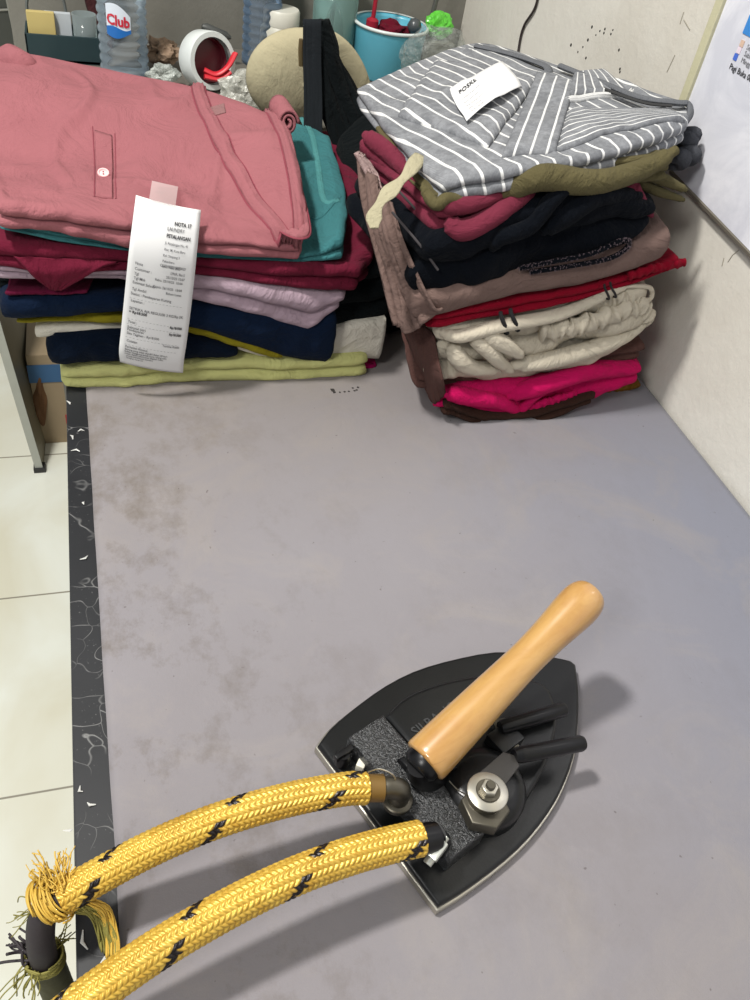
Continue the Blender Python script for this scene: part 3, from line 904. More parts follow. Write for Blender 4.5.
ruffle('gathered_waistband', IVO, [PY(540, 332, .655), PY(565, 328, .652), PY(590, 322, .652), PY(618, 312, .655), PY(640, 308, .66), PY(646, 320, .665)], .0105, .34, 13, ivo)
ruffle('gathered_waistband', IVO, [PY(606, 300, .662), PY(622, 298, .66), PY(640, 300, .662)], .008, .35, 6, ivo)
ruffle('gathered_waistband', HOT, [PY(518, 414, .655), PY(535, 406, .652), PY(555, 399, .652), PY(575, 394, .655)], .0055, .28, 9, hot)
# rolled ivory folds


def roll(name, mat, path, r, parent, flat=1.0, n=40, rs_=None):
    P = spline(path, n); rr = [r * (0.55 + .45 * math.sin(math.pi * min(1, max(0, i / (n - 1))) ** .6) + .06 * nz(i * .3, r * 100)) for i in range(n)]
    rr = [x * (1 if 2 < i < n - 3 else .7) for i, x in enumerate(rr)]
    return MB().tube(P, rr, 18, flat=flat).build(name, mat, parent, sharp=False)


roll('rolled_fold', IVO, [PY(440, 332, .66), PY(460, 336, .652), PY(500, 326, .650), PY(560, 314, .652), PY(610, 292, .658), PY(628, 284, .665)], .0085, ivo, flat=.8)
roll('rolled_fold', IVO, [PY(470, 336, .652), PY(488, 350, .647), PY(500, 362, .647), PY(512, 371, .652)], .0085, ivo)
roll('rolled_fold', IVO, [PY(482, 332, .652), PY(505, 345, .645), PY(522, 356, .645)], .009, ivo)
roll('rolled_fold', IVO, [PY(450, 345, .655), PY(460, 360, .650), PY(474, 368, .652), PY(500, 370, .656)], .0100, ivo)
roll('rolled_fold', IVO, [PY(510, 366, .652), PY(550, 360, .650), PY(590, 349, .652), PY(625, 336, .656), PY(648, 318, .665)], .0105, ivo, flat=.9)
lp = MB().tube(spline([PY(600, 290, .665), PY(630, 286, .66), PY(650, 288, .66), PY(650, 299, .66), PY(635, 301, .66)], 30), .0025, 8).build('drawstring_loop', IVO, ivo)
bs = plain('black_stripe', (22, 20, 22), 0.9)
for (a, b) in (((502, 318), (508, 334)), ((512, 315), (519, 331)), ((606, 290), (610, 300)), ((612, 288), (617, 298))):
    p, q = PY(*a, .6445), PY(*b, .6445)
    w = .0022 if a[0] < 600 else .0012
    MB().tube(spline([p + Vector((0, .006, .003)), p + Vector((0, .002, 0)), p.lerp(q, .5) + Vector((0, -.0005, 0)), q + Vector((0, .002, 0)), q + Vector((0, .006, -.002))], 14), w, 8, flat=1).build('black_stripe', bs, ivo)
roll('rolled_fold', HOT, [PY(443, 392, .655), PY(470, 397, .650), PY(500, 402, .650), PY(520, 413, .654)], .0100, hot)
roll('rolled_fold', HOT, [PY(505, 396, .653), PY(545, 384, .65), PY(590, 372, .653), PY(634, 371, .664)], .0110, hot)
roll('rolled_fold', HOT, [PY(515, 416, .652), PY(540, 392, .652), PY(580, 378, .655)], .006, hot)
roll('rolled_fold', NBK, [PY(492, 250, .652), PY(500, 238, .648), PY(530, 226, .646), PY(552, 200, .648), PY(572, 184, .65), (PY(592, 192, .652)), PY(588, 206, .652)], .008, nvb)
roll('rolled_fold', NBK, [PY(540, 232, .65), PY(570, 212, .650), PY(600, 196, .652), PY(640, 196, .662)], .011, nvb)
roll('rolled_fold', ROSE, [PY(446, 220, .66), PY(462, 230, .655), PY(490, 218, .655), PY(520, 198, .66), PY(534, 190, .668)], .0105, ros)
roll('rolled_fold', ROSE, [PY(440, 206, .665), PY(470, 204, .66), PY(505, 194, .665)], .0085, ros)
roll('rolled_fold', ROSE, [PY(630, 178, .672), PY(640, 200, .665), PY(652, 216, .665)], .006, ros)
roll('rolled_fold', ROSE, [PZ(364, 134, 1.0), PZ(385, 150, .995), PZ(408, 172, .99), PZ(425, 192, .985)], .009, ros)
roll('rolled_fold', ROSE, [PZ(362, 142, .99), PZ(382, 158, .985), PZ(402, 180, .98)], .009, ros)
roll('rolled_fold', KHA, [PY(500, 196, .665), PY(540, 178, .655), PY(580, 182, .652), PY(608, 180, .652), PY(650, 166, .662), PY(676, 150, .67)], .012, kha)
roll('rolled_fold', KHA, [PY(636, 182, .69), PY(660, 192, .69), PY(684, 200, .69)], .005, kha)
roll('rolled_fold', KHA, [PY(640, 172, .69), PY(664, 180, .69), PY(686, 190, .69)], .006, kha)
roll('rolled_fold', KHA, [PY(422, 186, .68), PY(436, 204, .665), PY(450, 198, .662), PY(480, 204, .662)], .006, kha)
# crimson frill at the right
ruffle('crimpled_edge', RED, [PY(628, 276, .655), PY(655, 268, .655), PY(684, 262, .66)], .005, .3, 6, red)
# frayed dark lace hem
LACE = cloth('cloth_lace', (128, 112, 118))
rsx = random.Random(31); fr = MB()
path = spline([PY(520, 268, .648), PY(550, 262, .645), PY(590, 254, .645), PY(622, 240, .648), PY(628, 246, .648), PY(610, 258, .646), PY(570, 266, .645), PY(530, 272, .648)], 150)
for i, p in enumerate(path):
    for k in range(3):
        d = Vector((rsx.uniform(-1, 1), -rsx.random(), rsx.uniform(-1, 1))).normalized() * .0036
        fr.tube([p, p + d * .6 + Vector((0, 0, .001)), p + d], [.0007, .0005, .0002], 5)
fr.build('frayed_hem', LACE, nvb)
MB().tube(path, .0026, 8).build('hem_cord', NBK, nvb)
# beige drawstring strap looping over the left corner
sp_ = spline([PZ(420, 160, 1.004), PZ(408, 178, 1.0), PZ(394, 192, .995), PZ(382, 205, .988), PZ(375, 220, .978), PZ(375, 232, .972)], 50)
o = MB().tube([p + Vector((-.3, -.6, .6)) * .012 for p in sp_], [.0056 + .0016 * math.sin(i * .35) for i in range(50)], 14, flat=.22, up=(-.2, -.6, .7)).build('beige_strap', STRAP, kha, sharp=False)
o['label'] = 'pale beige cotton strap'
# dark band lines on the left flank of the navy pile
for (a, b, c_) in (((392, 212, .975), (420, 245, .955), (438, 270, .935)), ((398, 190, .985), (425, 220, .965), (446, 246, .945))):
    MB().tube(spline([PZ(*a), PZ(*b), PZ(*c_)], 30), .0012, 8).build('piped_seam', plain('seam_grey', (64, 60, 62), 0.9), nvb)


# ------------------------------------------------------------------ STRIPED SHIRT on top of the right pile
def stripes(name, spacing=0.0160, width=0.155, phase=0.0):
    t = NT(name); t.set(rough=0.9, spec=0.15)
    uvn = t.new('ShaderNodeUVMap'); sx = t.new('ShaderNodeSeparateXYZ')
    c = t.coord()
    wobn = t.noise(c, 25, 2)
    t.link(uvn.outputs[0], sx.inputs[0])
    u = t.math('ADD', sx.outputs[0], t.math('MULTIPLY', wobn, 0.0016))
    fr = t.math('FRACT', t.math('ADD', t.math('DIVIDE', u, spacing), 10.0 + phase))
    st = t.ramp(fr, [(0.0, (1, 1, 1)), (width - .02, (1, 1, 1)), (width + .03, (0, 0, 0))])
    fine = t.math('FRACT', t.math('DIVIDE', u, 0.0012))
    finem = t.ramp(fine, [(0.3, (0, 0, 0)), (0.6, (1, 1, 1))])
    h = t.noise(c, 170, 5, 0.8)
    h2 = t.noise(c, 45, 4, 0.75)
    g = t.mix(h, lin((40, 42, 46)), lin((160, 162, 166)))
    g = t.mix(t.math('MULTIPLY', finem, 0.35), g, lin((150, 152, 155)))
    g = t.mix(t.math('MULTIPLY', t.ramp(h2, [(.42, (0, 0, 0)), (.62, (1, 1, 1))]), 0.5), g, lin((84, 86, 90)))
    t.color(t.mix(st, g, lin((208, 208, 206))))
    t.bump(t.math('ADD', t.noise(c, 18, 4, .6, .6), t.math('MULTIPLY', h, .05)), .8, .007)
    return t.m


STR = stripes('shirt_stripes')
sF = [PY(u, v, y) for u, v, y in [(446, 180, .668), (482, 172, .664), (520, 164, .662), (560, 158, .664), (600, 150, .668), (645, 136, .685), (684, 120, .72)]]
sM = [PZ(u, v, z) for u, v, z in [(400, 134, 1.010), (440, 122, 1.020), (490, 112, 1.028), (540, 107, 1.034), (600, 106, 1.040), (645, 108, 1.046), (686, 110, 1.054)]]
sB = [PZ(u, v, z) for u, v, z in [(362, 88, 1.006), (405, 68, 1.016), (455, 48, 1.022), (490, 44, 1.026), (555, 64, 1.034), (620, 82, 1.042), (678, 100, 1.052)]]
for r in (sF, sM, sB):
    for p in r: p.x = min(p.x, .605)
bot = [p - Vector((0, 0, .022)) for p in sF]
shirt = garment('folded_shirt', STR, [sF, sM, sB], bot, .018, plies=2, seed=40, wob=.004, wr=.004, n=110, m=60, amp=.005, uvrot=math.atan2(-.30, .08) + math.pi / 2 + math.pi / 1,
                label='grey and white striped folded shirt, topmost in the right pile', cat='shirt')


def pp(*q): return [PZ(*x) for x in q]


UVR = math.atan2(-.30, .08) + math.pi / 2 + math.pi
patch('upper_fold', shirt, pp((398, 116, 1.012), (486, 156, 1.018), (536, 84, 1.034), (436, 58, 1.024)), STR, shirt, th=.0055, n=40, m=40, uvrot=UVR)
STR2 = stripes('shirt_stripes_placket', 0.0155, .14, .3)
p2 = patch('folded_sleeve', shirt, pp((500, 163, 1.022), (552, 166, 1.022), (574, 86, 1.038), (536, 76, 1.034)), STR2, shirt, th=.005, n=30, m=40)
STR3 = stripes('shirt_stripes_front', 0.0135, .16, .5)
patch('front_panel', shirt, pp((552, 163, 1.024), (684, 124, 1.052), (668, 108, 1.052), (566, 114, 1.036)), STR3, shirt, th=.004, n=44, m=30, uvflip=True)
patch('pocket_flap', shirt, pp((562, 113, 1.026), (626, 99, 1.040), (600, 82, 1.036), (570, 86, 1.031)), stripes('shirt_stripes_flap', .012, .17, .2), shirt, th=.007, n=30, m=24)
ribbon_on('flap_edge', shirt, pp((560, 118, 1.026), (592, 109, 1.032), (622, 102, 1.039), (630, 97, 1.041)), .0042, .0060, plain('white_band', (206, 206, 204), .9), shirt, n=40, ribs=1)
# painted shade of the open fold along the back right edge and the rolled hem at the front left
ed = GRY = cloth('shirt_grey', (112, 114, 118), k=.8)
MB().tube(spline(pp((476, 46, 1.028), (510, 54, 1.034), (545, 66, 1.040), (548, 74, 1.036)), 30), .005, 10, flat=.5).build('collar_roll', GRY, shirt)
MB().tube(spline(pp((560, 66, 1.044), (600, 82, 1.048), (640, 98, 1.054), (678, 103, 1.058), (688, 104, 1.058), (690, 114, 1.053), (680, 128, 1.044)), 40), .0042, 10, flat=.7).build('rolled_edge', ed, shirt)
dkf = plain('fold_shade', (44, 44, 44), .9)
MB().tube(spline(pp((575, 76, 1.044), (610, 91, 1.049), (645, 103, 1.054), (672, 106, 1.057)), 30), .0028, 8, flat=.5).build('painted_inside_shadow', dkf, shirt)  # dark tube stands in for the shade inside the open fold
hm_ = spline(pp((446, 184, .985), (458, 168, .988), (480, 158, .992), (505, 152, .994)), 30)
hemr = MB().tube(hm_, .006, 10, flat=.9).build('turned_hem', GRY, shirt)
# knotted striped cuff at the right end under the shirt
rk = random.Random(2); ck = MB()
for (u, v, z, r) in [(682, 142, 1.02, .010), (686, 156, 1.01, .009), (688, 136, 1.026, .007), (676, 160, 1.008, .009)]:
    p = PZ(u, v, z); p.x = min(p.x, .600)
    ck.tube(spline([p + Vector((-.012, 0, .004)), p + Vector((0, -.008, .006)), p + Vector((.006, 0, -.002)), p + Vector((-.004, .008, -.008))], 16), [r * (.6 + .4 * math.sin(i / 15 * 3.14)) for i in range(16)], 10)
ck.build('bunched_cuff', cloth('shirt_cuff_dark', (84, 86, 92), var=.6), shirt, sharp=False)

# small tag on the shirt
bv = bvh_of(shirt)
tc = [PZ(448, 98, 1.024), PZ(500, 71, 1.030), PZ(519, 96, 1.032), PZ(464, 133, 1.022)]   # TL, TR, BR, BL


def tagp(s, t_, off=0):
    p = tc[0].lerp(tc[1], s).lerp(tc[3].lerp(tc[2], s), t_)
    z = nearest_point(bv, p) or p.z
    return Vector((p.x, p.y, max(z, p.z - .008) + .0105 + .006 * (2 * s - 1) ** 2 * 0 + .004 * math.sin(math.pi * s) * t_ + off))


V = [tagp(i / 15, j / 11) for j in range(12) for i in range(16)]
F = [(j * 16 + i, j * 16 + i + 1, (j + 1) * 16 + i + 1, (j + 1) * 16 + i) for j in range(11) for i in range(15)]
slip = mesh_obj('paper_slip', V, F, PAPER); md = slip.modifiers.new('s', 'SOLIDIFY'); md.thickness = .0003; md.offset = -1
md.offset = -1
tag(slip, 'small white handwritten and printed paper slip lying on the striped shirt', 'paper slip')
sw = (tc[1] - tc[0]).length; sh_ = (tc[3] - tc[0]).length
text_on('handwriting', 'POSKE', .0115, lambda x, y: tagp(.10 + x / sw, .26 - y / sh_, .0008), INK2, slip, bold=.0002)
for i_, tx in enumerate(['Jl. Jendral Sudirman Ujung 2', 'Express laundry kiloan', 'Satuan Karpet Bed Cover', 'Setrika Cuci Kering', 'Hp. 0812 3456 7890']):
    text_on('printed_line', tx, .0042, (lambda a: (lambda x, y: tagp(.10 + x / sw, a - y / sh_, .0008)))(.42 + .12 * i_), plain('faint_ink', (128, 128, 132), .8), slip, xs=.75)

# ------------------------------------------------------------------ dark cloth between the piles
bk = garment('hanging_black_garment', BLACK, [[Vector((.262, .83, .86)), Vector((.31, .82, .89)), Vector((.345, .83, .90))], [Vector((.285, 1.0, .92)), Vector((.32, 1.02, .94)), Vector((.36, 1.02, .95))]],
             [Vector((.262, .83, .753)), Vector((.345, .83, .753))], .15, plies=4, seed=50, wob=.004, amp=.004,
             label='black garments heaped in the gap between the two piles', cat='clothing')

# ------------------------------------------------------------------ IRON
IA = math.radians(24)
IR = thing('steam_iron', 'black industrial steam iron with wooden handle standing on the grey cloth', 'iron', (0.139, 0.226, 0.7536), IA)
iw = Matrix.Translation(Vector((0.139, 0.226, 0.7536))) @ Matrix.Rotation(IA, 4, 'Z'); iwi = iw.inverted()


def il(u, v, z): return iwi @ PZ(u, v, z)


t = NT('iron_black_enamel'); c = t.coord(); t.set(rough=0.3, spec=0.4)
t.color(t.mix(t.noise(c, 40, 5), lin((12, 13, 14)), lin((22, 23, 24)))); t.bump(t.noise(c, 500, 3), .15, .0005); ENA = t.m
t = NT('iron_hammered'); c = t.coord(); t.set(rough=0.3, spec=0.8)
hn = t.noise(c, 420, 3, .7); t.color(t.mix(t.ramp(hn, [(.5, (0, 0, 0)), (.62, (1, 1, 1))]), lin((24, 25, 26)), lin((70, 72, 74)))); t.bump(hn, 1.0, .0018); HAM = t.m
STEEL = plain('worn_steel', (188, 184, 172), 0.32, 0.9, var=.2); STEELD = plain('dull_steel', (96, 92, 82), 0.4, 0.85, var=.25)
BLK = plain('black_plastic', (12, 12, 14), 0.3, spec=.35)


def outline(k=0.0, n=22):
    L_ = [(.001, .0675), (.018, .0735), (.045, .0770), (.075, .0785), (.105, .0755), (.138, .066), (.171, .0525), (.196, .034), (.212, .018), (.219, .010)]
    R_ = [(-.003, -.0685), (.018, -.0715), (.051, -.0735), (.080, -.0725), (.109, -.0675), (.131, -.0605), (.152, -.0510), (.171, -.039), (.199, -.0165), (.2195, .0045)]
    a = [(p.x, p.y) for p in spline([Vector((x, y, 0)) for x, y in L_], n)]
    b = [(p.x, p.y) for p in spline([Vector((x, y, 0)) for x, y in R_], n)][::-1]
    o_ = a + b
    cx, cy = .095, 0
    return [(cx + (x - cx) * (1 - k / .11), cy + (y - cy) * (1 - k / .075)) for x, y in o_]


MB().prism(outline(0), 0, .0065, bev=.0008).build('soleplate', STEEL, IR)
MB().prism(outline(.0013), .0066, .0115, bev=.0025).build('cover_plate', ENA, IR)


# raised steam chamber following the sole's shape
def chamber():
    L_ = [(.050, .052), (.075, .056), (.105, .050), (.135, .038), (.160, .022), (.172, .004)]
    a = [(p.x, p.y) for p in spline([Vector((x, y, 0)) for x, y in L_], 20)]
    b = [(p.x, p.y) for p in spline([Vector((x, -y, 0)) for x, y in L_], 20)][::-1]
    return a + b


MB().prism(chamber(), .0105, .024, bev=.004).build('steam_chamber', ENA, IR)
# cross bar with hammered paint
MB().prism([(.016, -.054), (.048, -.054), (.048, .052), (.016, .052)], .011, .0285, bev=.002).build('cross_bar', HAM, IR)
cbk = MB().prism([(.032, -.008), (.062, -.012), (.062, .012), (.032, .018)], .0235, .034, bev=.003).build('handle_bracket', BLK, IR)
# inner hub of the valve: low dome
MB().lathe([(.0001, .034), (.018, .034), (.026, .031), (.030, .024), (.030, .012)], 40, Matrix.Translation(Vector((.072, -.030, 0)))).build('valve_boss', ENA, IR)
# embossed letters left of the handle
EMB = plain('embossed_grey', (50, 52, 53), .45)


def embf(x, y):
    return Vector((.058 + x, .026 + y, .0245))


text_on('embossed_lettering', 'SILRA  JOUR', .0105, embf, EMB, IR, bold=.0001, xs=1.0)
# handle
t = NT('varnished_wood'); c = t.coord(); t.set(rough=0.3, spec=0.5, coat=1.0); t.b.inputs['Coat Roughness'].default_value = .06
mp = t.new('ShaderNodeMapping'); mp.inputs['Scale'].default_value = (6, 40, 40); t.link(c, mp.inputs[0])
g1 = t.noise(mp.outputs[0], 2.2, 6, .65, 1.2); g2 = t.noise(c, 18, 5, .6)
wcol = t.mix(g1, lin((166, 122, 64)), lin((200, 160, 96)))
wcol = t.mix(t.math('MULTIPLY', t.ramp(g2, [(.45, (0, 0, 0)), (.7, (1, 1, 1))]), .4), wcol, lin((152, 92, 48)))
vc = t.new('ShaderNodeTexVoronoi', feature='DISTANCE_TO_EDGE'); vc.inputs['Scale'].default_value = 26
nn = t.new('ShaderNodeTexNoise'); nn.inputs['Scale'].default_value = 30; t.link(c, nn.inputs['Vector'])
sc_ = t.new('ShaderNodeVectorMath', operation='SCALE'); sc_.inputs['Scale'].default_value = .05; vm = t.new('ShaderNodeVectorMath', operation='ADD')
t.link(nn.outputs[1], sc_.inputs[0]); t.link(c, vm.inputs[0]); t.link(sc_.outputs[0], vm.inputs[1]); t.link(vm.outputs[0], vc.inputs['Vector'])
crk = t.ramp(vc.outputs['Distance'], [(0, (1, 1, 1)), (.012, (0, 0, 0))])
crm = t.ramp(t.noise(c, 20, 2), [(.55, (0, 0, 0)), (.62, (1, 1, 1))])
wcol = t.mix(t.math('MULTIPLY', t.math('MULTIPLY', crk, crm), .7), wcol, lin((96, 52, 26)))
t.color(wcol); WOOD = t.m
hA = il(424, 762, .7536 + .050); hB = il(582, 602, .7536 + .104)
hd = (hB - hA); HL = hd.length + .013
HM = Matrix.Translation(hA) @ hd.to_track_quat('Z', 'Y').to_matrix().to_4x4()
k = HL
hp = [(.0001, 0), (.0150, 0), (.0162, .0010), (.0166, .003), (.0160, k * .12), (.0147, k * .3), (.0131, k * .5), (.0127, k * .60), (.0134, k * .72), (.0152, k * .84), (.0158, k * .90), (.0148, k * .95), (.0116, k * .985), (.006, k * .998), (.0001, k)]
hps = [(p.x, p.y) for p in spline([Vector((a, b, 0)) for a, b in hp[3:]], 60)]
hps = [(max(a, .0001), b) for a, b in hps]
MB().lathe(hp[:3] + hps, 40, HM).build('wooden_handle', WOOD, IR, sharp=False)
# collar and post under the handle butt
MB().lathe([(.0001, -.007), (.0105, -.007), (.0128, -.004), (.0128, .0015), (.0001, .0015)], 32, HM).build('handle_collar', BLK, IR)
pA = hA + hd.normalized() * .003
MB().tube([pA - hd.normalized() * .006, Vector((pA.x - .004, pA.y - .002, .042)), Vector((pA.x + .006, pA.y - .002, .026))], [.009, .011, .013], 20).build('handle_post', BLK, IR)
# valve: hex nut, washers, hex bolt on top
vb = il(489, 789, .7536 + .052); vb0 = Vector((vb.x, vb.y, 0))


def hexp(r, z0, z1, at, rot=0.0, bev=.0006):
    return MB().prism([(r * math.cos(math.pi / 3 * i + rot), r * math.sin(math.pi / 3 * i + rot)) for i in range(6)], z0, z1, Matrix.Translation(at), bev)


hexp(.0165, .030, .040, vb0 + Vector((-.003, -.004, 0)), .2, .0012).build('valve_nut', STEELD, IR)
MB().lathe([(.0001, .0395), (.012, .0395), (.012, .046), (.0001, .046)], 32, Matrix.Translation(vb0)).build('valve_stem', STEELD, IR)
MB().lathe([(.0035, .0465), (.0132, .0465), (.0138, .0475), (.0138, .0486), (.013, .0492), (.0035, .0492)], 40, Matrix.Translation(vb0)).build('washer', STEEL, IR)
MB().lathe([(.0035, .0494), (.0078, .0494), (.0082, .050), (.0078, .0508), (.0035, .0508)], 32, Matrix.Translation(vb0)).build('spring_washer', STEELD, IR)
hexp(.0058, .0510, .0555, vb0, .35).build('lock_nut', STEEL, IR)
MB().lathe([(.0001, .0585), (.0028, .0585), (.0032, .058), (.0032, .0545)], 20, Matrix.Translation(vb0)).build('bolt_end', STEELD, IR)
# lever arms
lA = il(496, 775, .7536 + .047); lB = il(514, 756, .7536 + .046); lC = il(583, 743, .7536 + .040)
MB().prism([(-.008, -.009), (.018, -.007), (.022, .0), (.018, .007), (-.008, .009)], 0, .0028, Matrix.Translation(Vector((lA.x, lA.y, .0435))) @ Matrix.Rotation(math.atan2(lB.y - lA.y, lB.x - lA.x), 4, 'Z'), .0004).build('lever_plate', plain('scuffed_black', (58, 56, 54), .4, .4, var=.4), IR)
MB().tube([lB, lB.lerp(lC, .08)], [.0045, .0058], 16).build('lever_neck', BLK, IR)
dl = (lC - lB)
MB().tube([lB + dl * .06, lB + dl * .1, lB + dl * .96, lB + dl * 1.0], [.0050, .0058, .0058, .0050], 20).build('lever_grip', BLK, IR)
qA = il(500, 728, .7536 + .034); qC = il(565, 709, .7536 + .032); dq = qC - qA
MB().tube([qA, qA + dq * .04, qA + dq * .97, qC], [.0045, .0055, .0055, .0046], 20).build('lever_grip', BLK, IR)
MB().prism([(-.006, -.006), (.018, -.005), (.018, .005), (-.006, .006)], 0, .0025, Matrix.Translation(Vector((qA.x, qA.y - .010, .0285))) @ Matrix.Rotation(1.2, 4, 'Z'), .0004).build('lever_plate', STEELD, IR)
qb = il(503, 738, .7536 + .030)
MB().box((-.010, -.006, .023), (.012, .012, .033), Matrix.Translation(Vector((qb.x, qb.y - .004, 0))), .0015).build('lever_block', ENA, IR)
# black screw knob at the back left
kb = il(343, 756, .7536 + .020)
m_ = MB(); m_.lathe([(.0001, .0), (.0055, .0), (.0055, .010), (.0048, .012), (.0001, .012)], 20, Matrix.Translation(Vector((kb.x, kb.y, .0115))))
m_.box((-.0075, -.0022, .0125), (.0075, .0022, .0185), Matrix.Translation(Vector((kb.x, kb.y, .008))), .001)
m_.build('screw_knob', BLK, IR)
wt = il(362, 762, .7536 + .02)
MB().box((-.004, -.003, .012), (.004, .003, .020), Matrix.Translation(Vector((wt.x, wt.y, 0))) @ Matrix.Rotation(.5, 4, 'Z'), .0008).build('white_terminal', plain('white_plastic', (225, 222, 205), .5), IR)
# small wire between parts, and a white mark line
MB().tube(spline([il(449, 781, .7536 + .04), il(458, 790, .7536 + .038), il(473, 798, .7536 + .042)], 12), .0005, 6).build('thin_wire', STEELD, IR)
a = il(413, 758, .7536 + .0285); b = il(405, 760, .7536 + .0285)
# elbow fitting for the upper hose
e0 = il(398, 798, .7536 + .034)
m_ = MB(); m_.lathe([(.0001, .0285), (.0098, .0285), (.0102, .030), (.0102, .033), (.009, .034), (.0001, .034)], 28, Matrix.Translation(Vector((e0.x, e0.y, 0))))
m_.build('fitting_flange', STEELD, IR)
h1e = il(383, 788, .7536 + .050)
top_ = Vector((e0.x, e0.y, .046))
m_ = MB().tube(spline([Vector((e0.x, e0.y, .033)), Vector((e0.x, e0.y, .041)), top_ + Vector((-.002, 0, .002)), top_.lerp(h1e, .6) + Vector((0, 0, .002)), h1e], 16), .0072, 18)
m_.build('elbow_fitting', STEELD, IR, sharp=False)
MB().tube(spline([il(368, 772, .7536 + .058), il(380, 769, .7536 + .064), il(394, 776, .7536 + .06), il(397, 790, .7536 + .05)], 20), .0005, 6).build('clamp_wire', STEEL, IR)
# lower hose socket and worm clamp
s0 = il(428, 838, .7536 + .050); s1 = il(408, 843, .7536 + .053)
MB().tube([s0 + (s0 - s1).normalized() * .006, s0, s1], [.0088, .0094, .0094], 24).build('hose_socket', BLK, IR)
MB().tube([s0 + (s0 - s1).normalized() * .004, Vector((s0.x + .010, s0.y, .034)), Vector((s0.x + .014, s0.y, .024))], [.008, .009, .010], 18).build('hose_elbow', BLK, IR)
cl = il(438, 849, .7536 + .046)
d_ = (il(443, 843, .7536 + .048) - il(432, 858, .7536 + .044)).normalized()
q_ = d_.to_track_quat('Z', 'Y').to_matrix().to_4x4()
m_ = MB(); m_.box((-.0038, -.004, -.007), (.0038, .004, .006), Matrix.Translation(cl) @ q_, .0012)
m_.lathe([(.0001, -.011), (.003, -.011), (.003, -.006)], 14, Matrix.Translation(cl) @ q_); m_.lathe([(.002, .005), (.002, .009), (.0001, .009)], 12, Matrix.Translation(cl) @ q_)
m_.build('hose_clamp', plain('zinc_clamp', (190, 192, 184), .35, .7, var=.2), IR)

# ------------------------------------------------------------------ HOSES
t = NT('gold_braid'); t.set(rough=0.34, spec=0.6, metal=.35)
at = t.new('ShaderNodeAttribute'); at.attribute_name = 'braid'
t.color(at.outputs[0]); GOLD = t.m


def braided(name, path, r, parent, ncol=18, pitch=.0034, na=144, seed=0, phase=0):
    P0 = spline(path, 400); Lc = [0]
    for a, b in zip(P0, P0[1:]): Lc.append(Lc[-1] + (b - a).length)
    total = Lc[-1]; N = int(total / .00042)
    P = polyx(P0, N); V = []; F = []; C = []
    t0 = (P[1] - P[0]).normalized(); u = Vector((0, 0, 1)); u = (u - t0 * u.dot(t0)).normalized()
    g0 = lin((184, 138, 36)); g1 = lin((224, 192, 88)); gd = lin((130, 84, 14)); bk_ = lin((22, 14, 16))
    for i, p in enumerate(P):
        tt = (P[min(i + 1, N - 1)] - P[max(i - 1, 0)]).normalized(); u = (u - tt * u.dot(tt)).normalized(); w = tt.cross(u)
        s = i * total / (N - 1)
        for k in range(na):
            cf = k / na * ncol; ci = int(cf); fc = cf - ci
            sg = 1 if ci % 2 else -1
            v = s / pitch + sg * (fc - .5) * 0.9
            vi = math.floor(v); fv = v - vi
            h = (math.sin(math.pi * fc) ** .6) * .35 + (math.sin(math.pi * fv) ** .7) * .65
            edge = math.sin(math.pi * i / (N - 1))
            rr = r + .0016 * (h - .6)
            a = 2 * math.pi * k / na
            V.append(p + (w * math.cos(a) + u * math.sin(a)) * rr)
            vv = int(vi) + phase
            ck = (vv - 2 * (ci // 2)) % 22
            dark = (ci // 2) % 9 not in (2, 6, 7) and (ck in (0, 1) if ci % 2 else ck in (21, 0))
            rn = nz(vi * 1.3, ci * 2.7, seed) * .5 + .5
            if dark: col = bk_
            else:
                col = tuple(g0[q] * (1 - rn) + g1[q] * rn for q in range(3)); dd = .42 * nz(s * 22, k / na * 6, seed + 5)
                dd = max(0, min(1, dd)); col = tuple(col[q] * (1 - dd) + gd[q] * dd for q in range(3)) + (1,)
            C.append(tuple(col[:3]) + (1.0,))
    for i in range(N - 1):
        for k in range(na): k2 = (k + 1) % na; F.append((i * na + k, i * na + k2, (i + 1) * na + k2, (i + 1) * na + k))
    F += [tuple(range(na))[::-1], tuple((N - 1) * na + k for k in range(na))]
    me = bpy.data.meshes.new(name); me.from_pydata(V, [], F); me.materials.append(GOLD)
    ca = me.color_attributes.new('braid', 'FLOAT_COLOR', 'POINT')
    ca.data.foreach_set('color', [x for c_ in C for x in c_])
    for p in me.polygons: p.use_smooth = True
    o = bpy.data.objects.new(name, me); COL.objects.link(o)
    if parent: o.parent = parent
    return o, P


h1 = thing('steam_hose', 'upper yellow braided hose with frayed end hanging over the table edge', 'hose', (0, 0, 0), 0, 'yellow braided hoses of the iron')
e1 = iw @ h1e
zc = .806
path1 = [PZ(366, 788, .804), PZ(345, 789, .806), PZ(300, 797, .808), PZ(250, 810, .810), PZ(200, 827, .808), PZ(150, 849, .802), PZ(110, 870, .796), PZ(80, 887, .792), PZ(62, 898, .789)]
sleeve1, Ps = braided('braided_sleeve', path1, .0099, h1, seed=1)
RUB = plain('black_rubber', (44, 38, 42), .65, bump=.4, bscale=120)
RUBO = plain('mouldy_rubber', (74, 72, 48), .85, bump=.8, bscale=150, var=.4)
FRM = plain('frayed_gold_thread', (200, 164, 66), .6, var=.3); FRG = plain('frayed_olive_thread', (128, 122, 58), .7, var=.4)
# black rubber end near the iron
MB().tube(spline([iw @ h1e, PZ(372, 788, .804), PZ(360, 788, .805)], 10), .0088, 20).build('rubber_cuff', plain('brown_brass_cuff', (120, 92, 44), .5, .3, var=.3), h1)
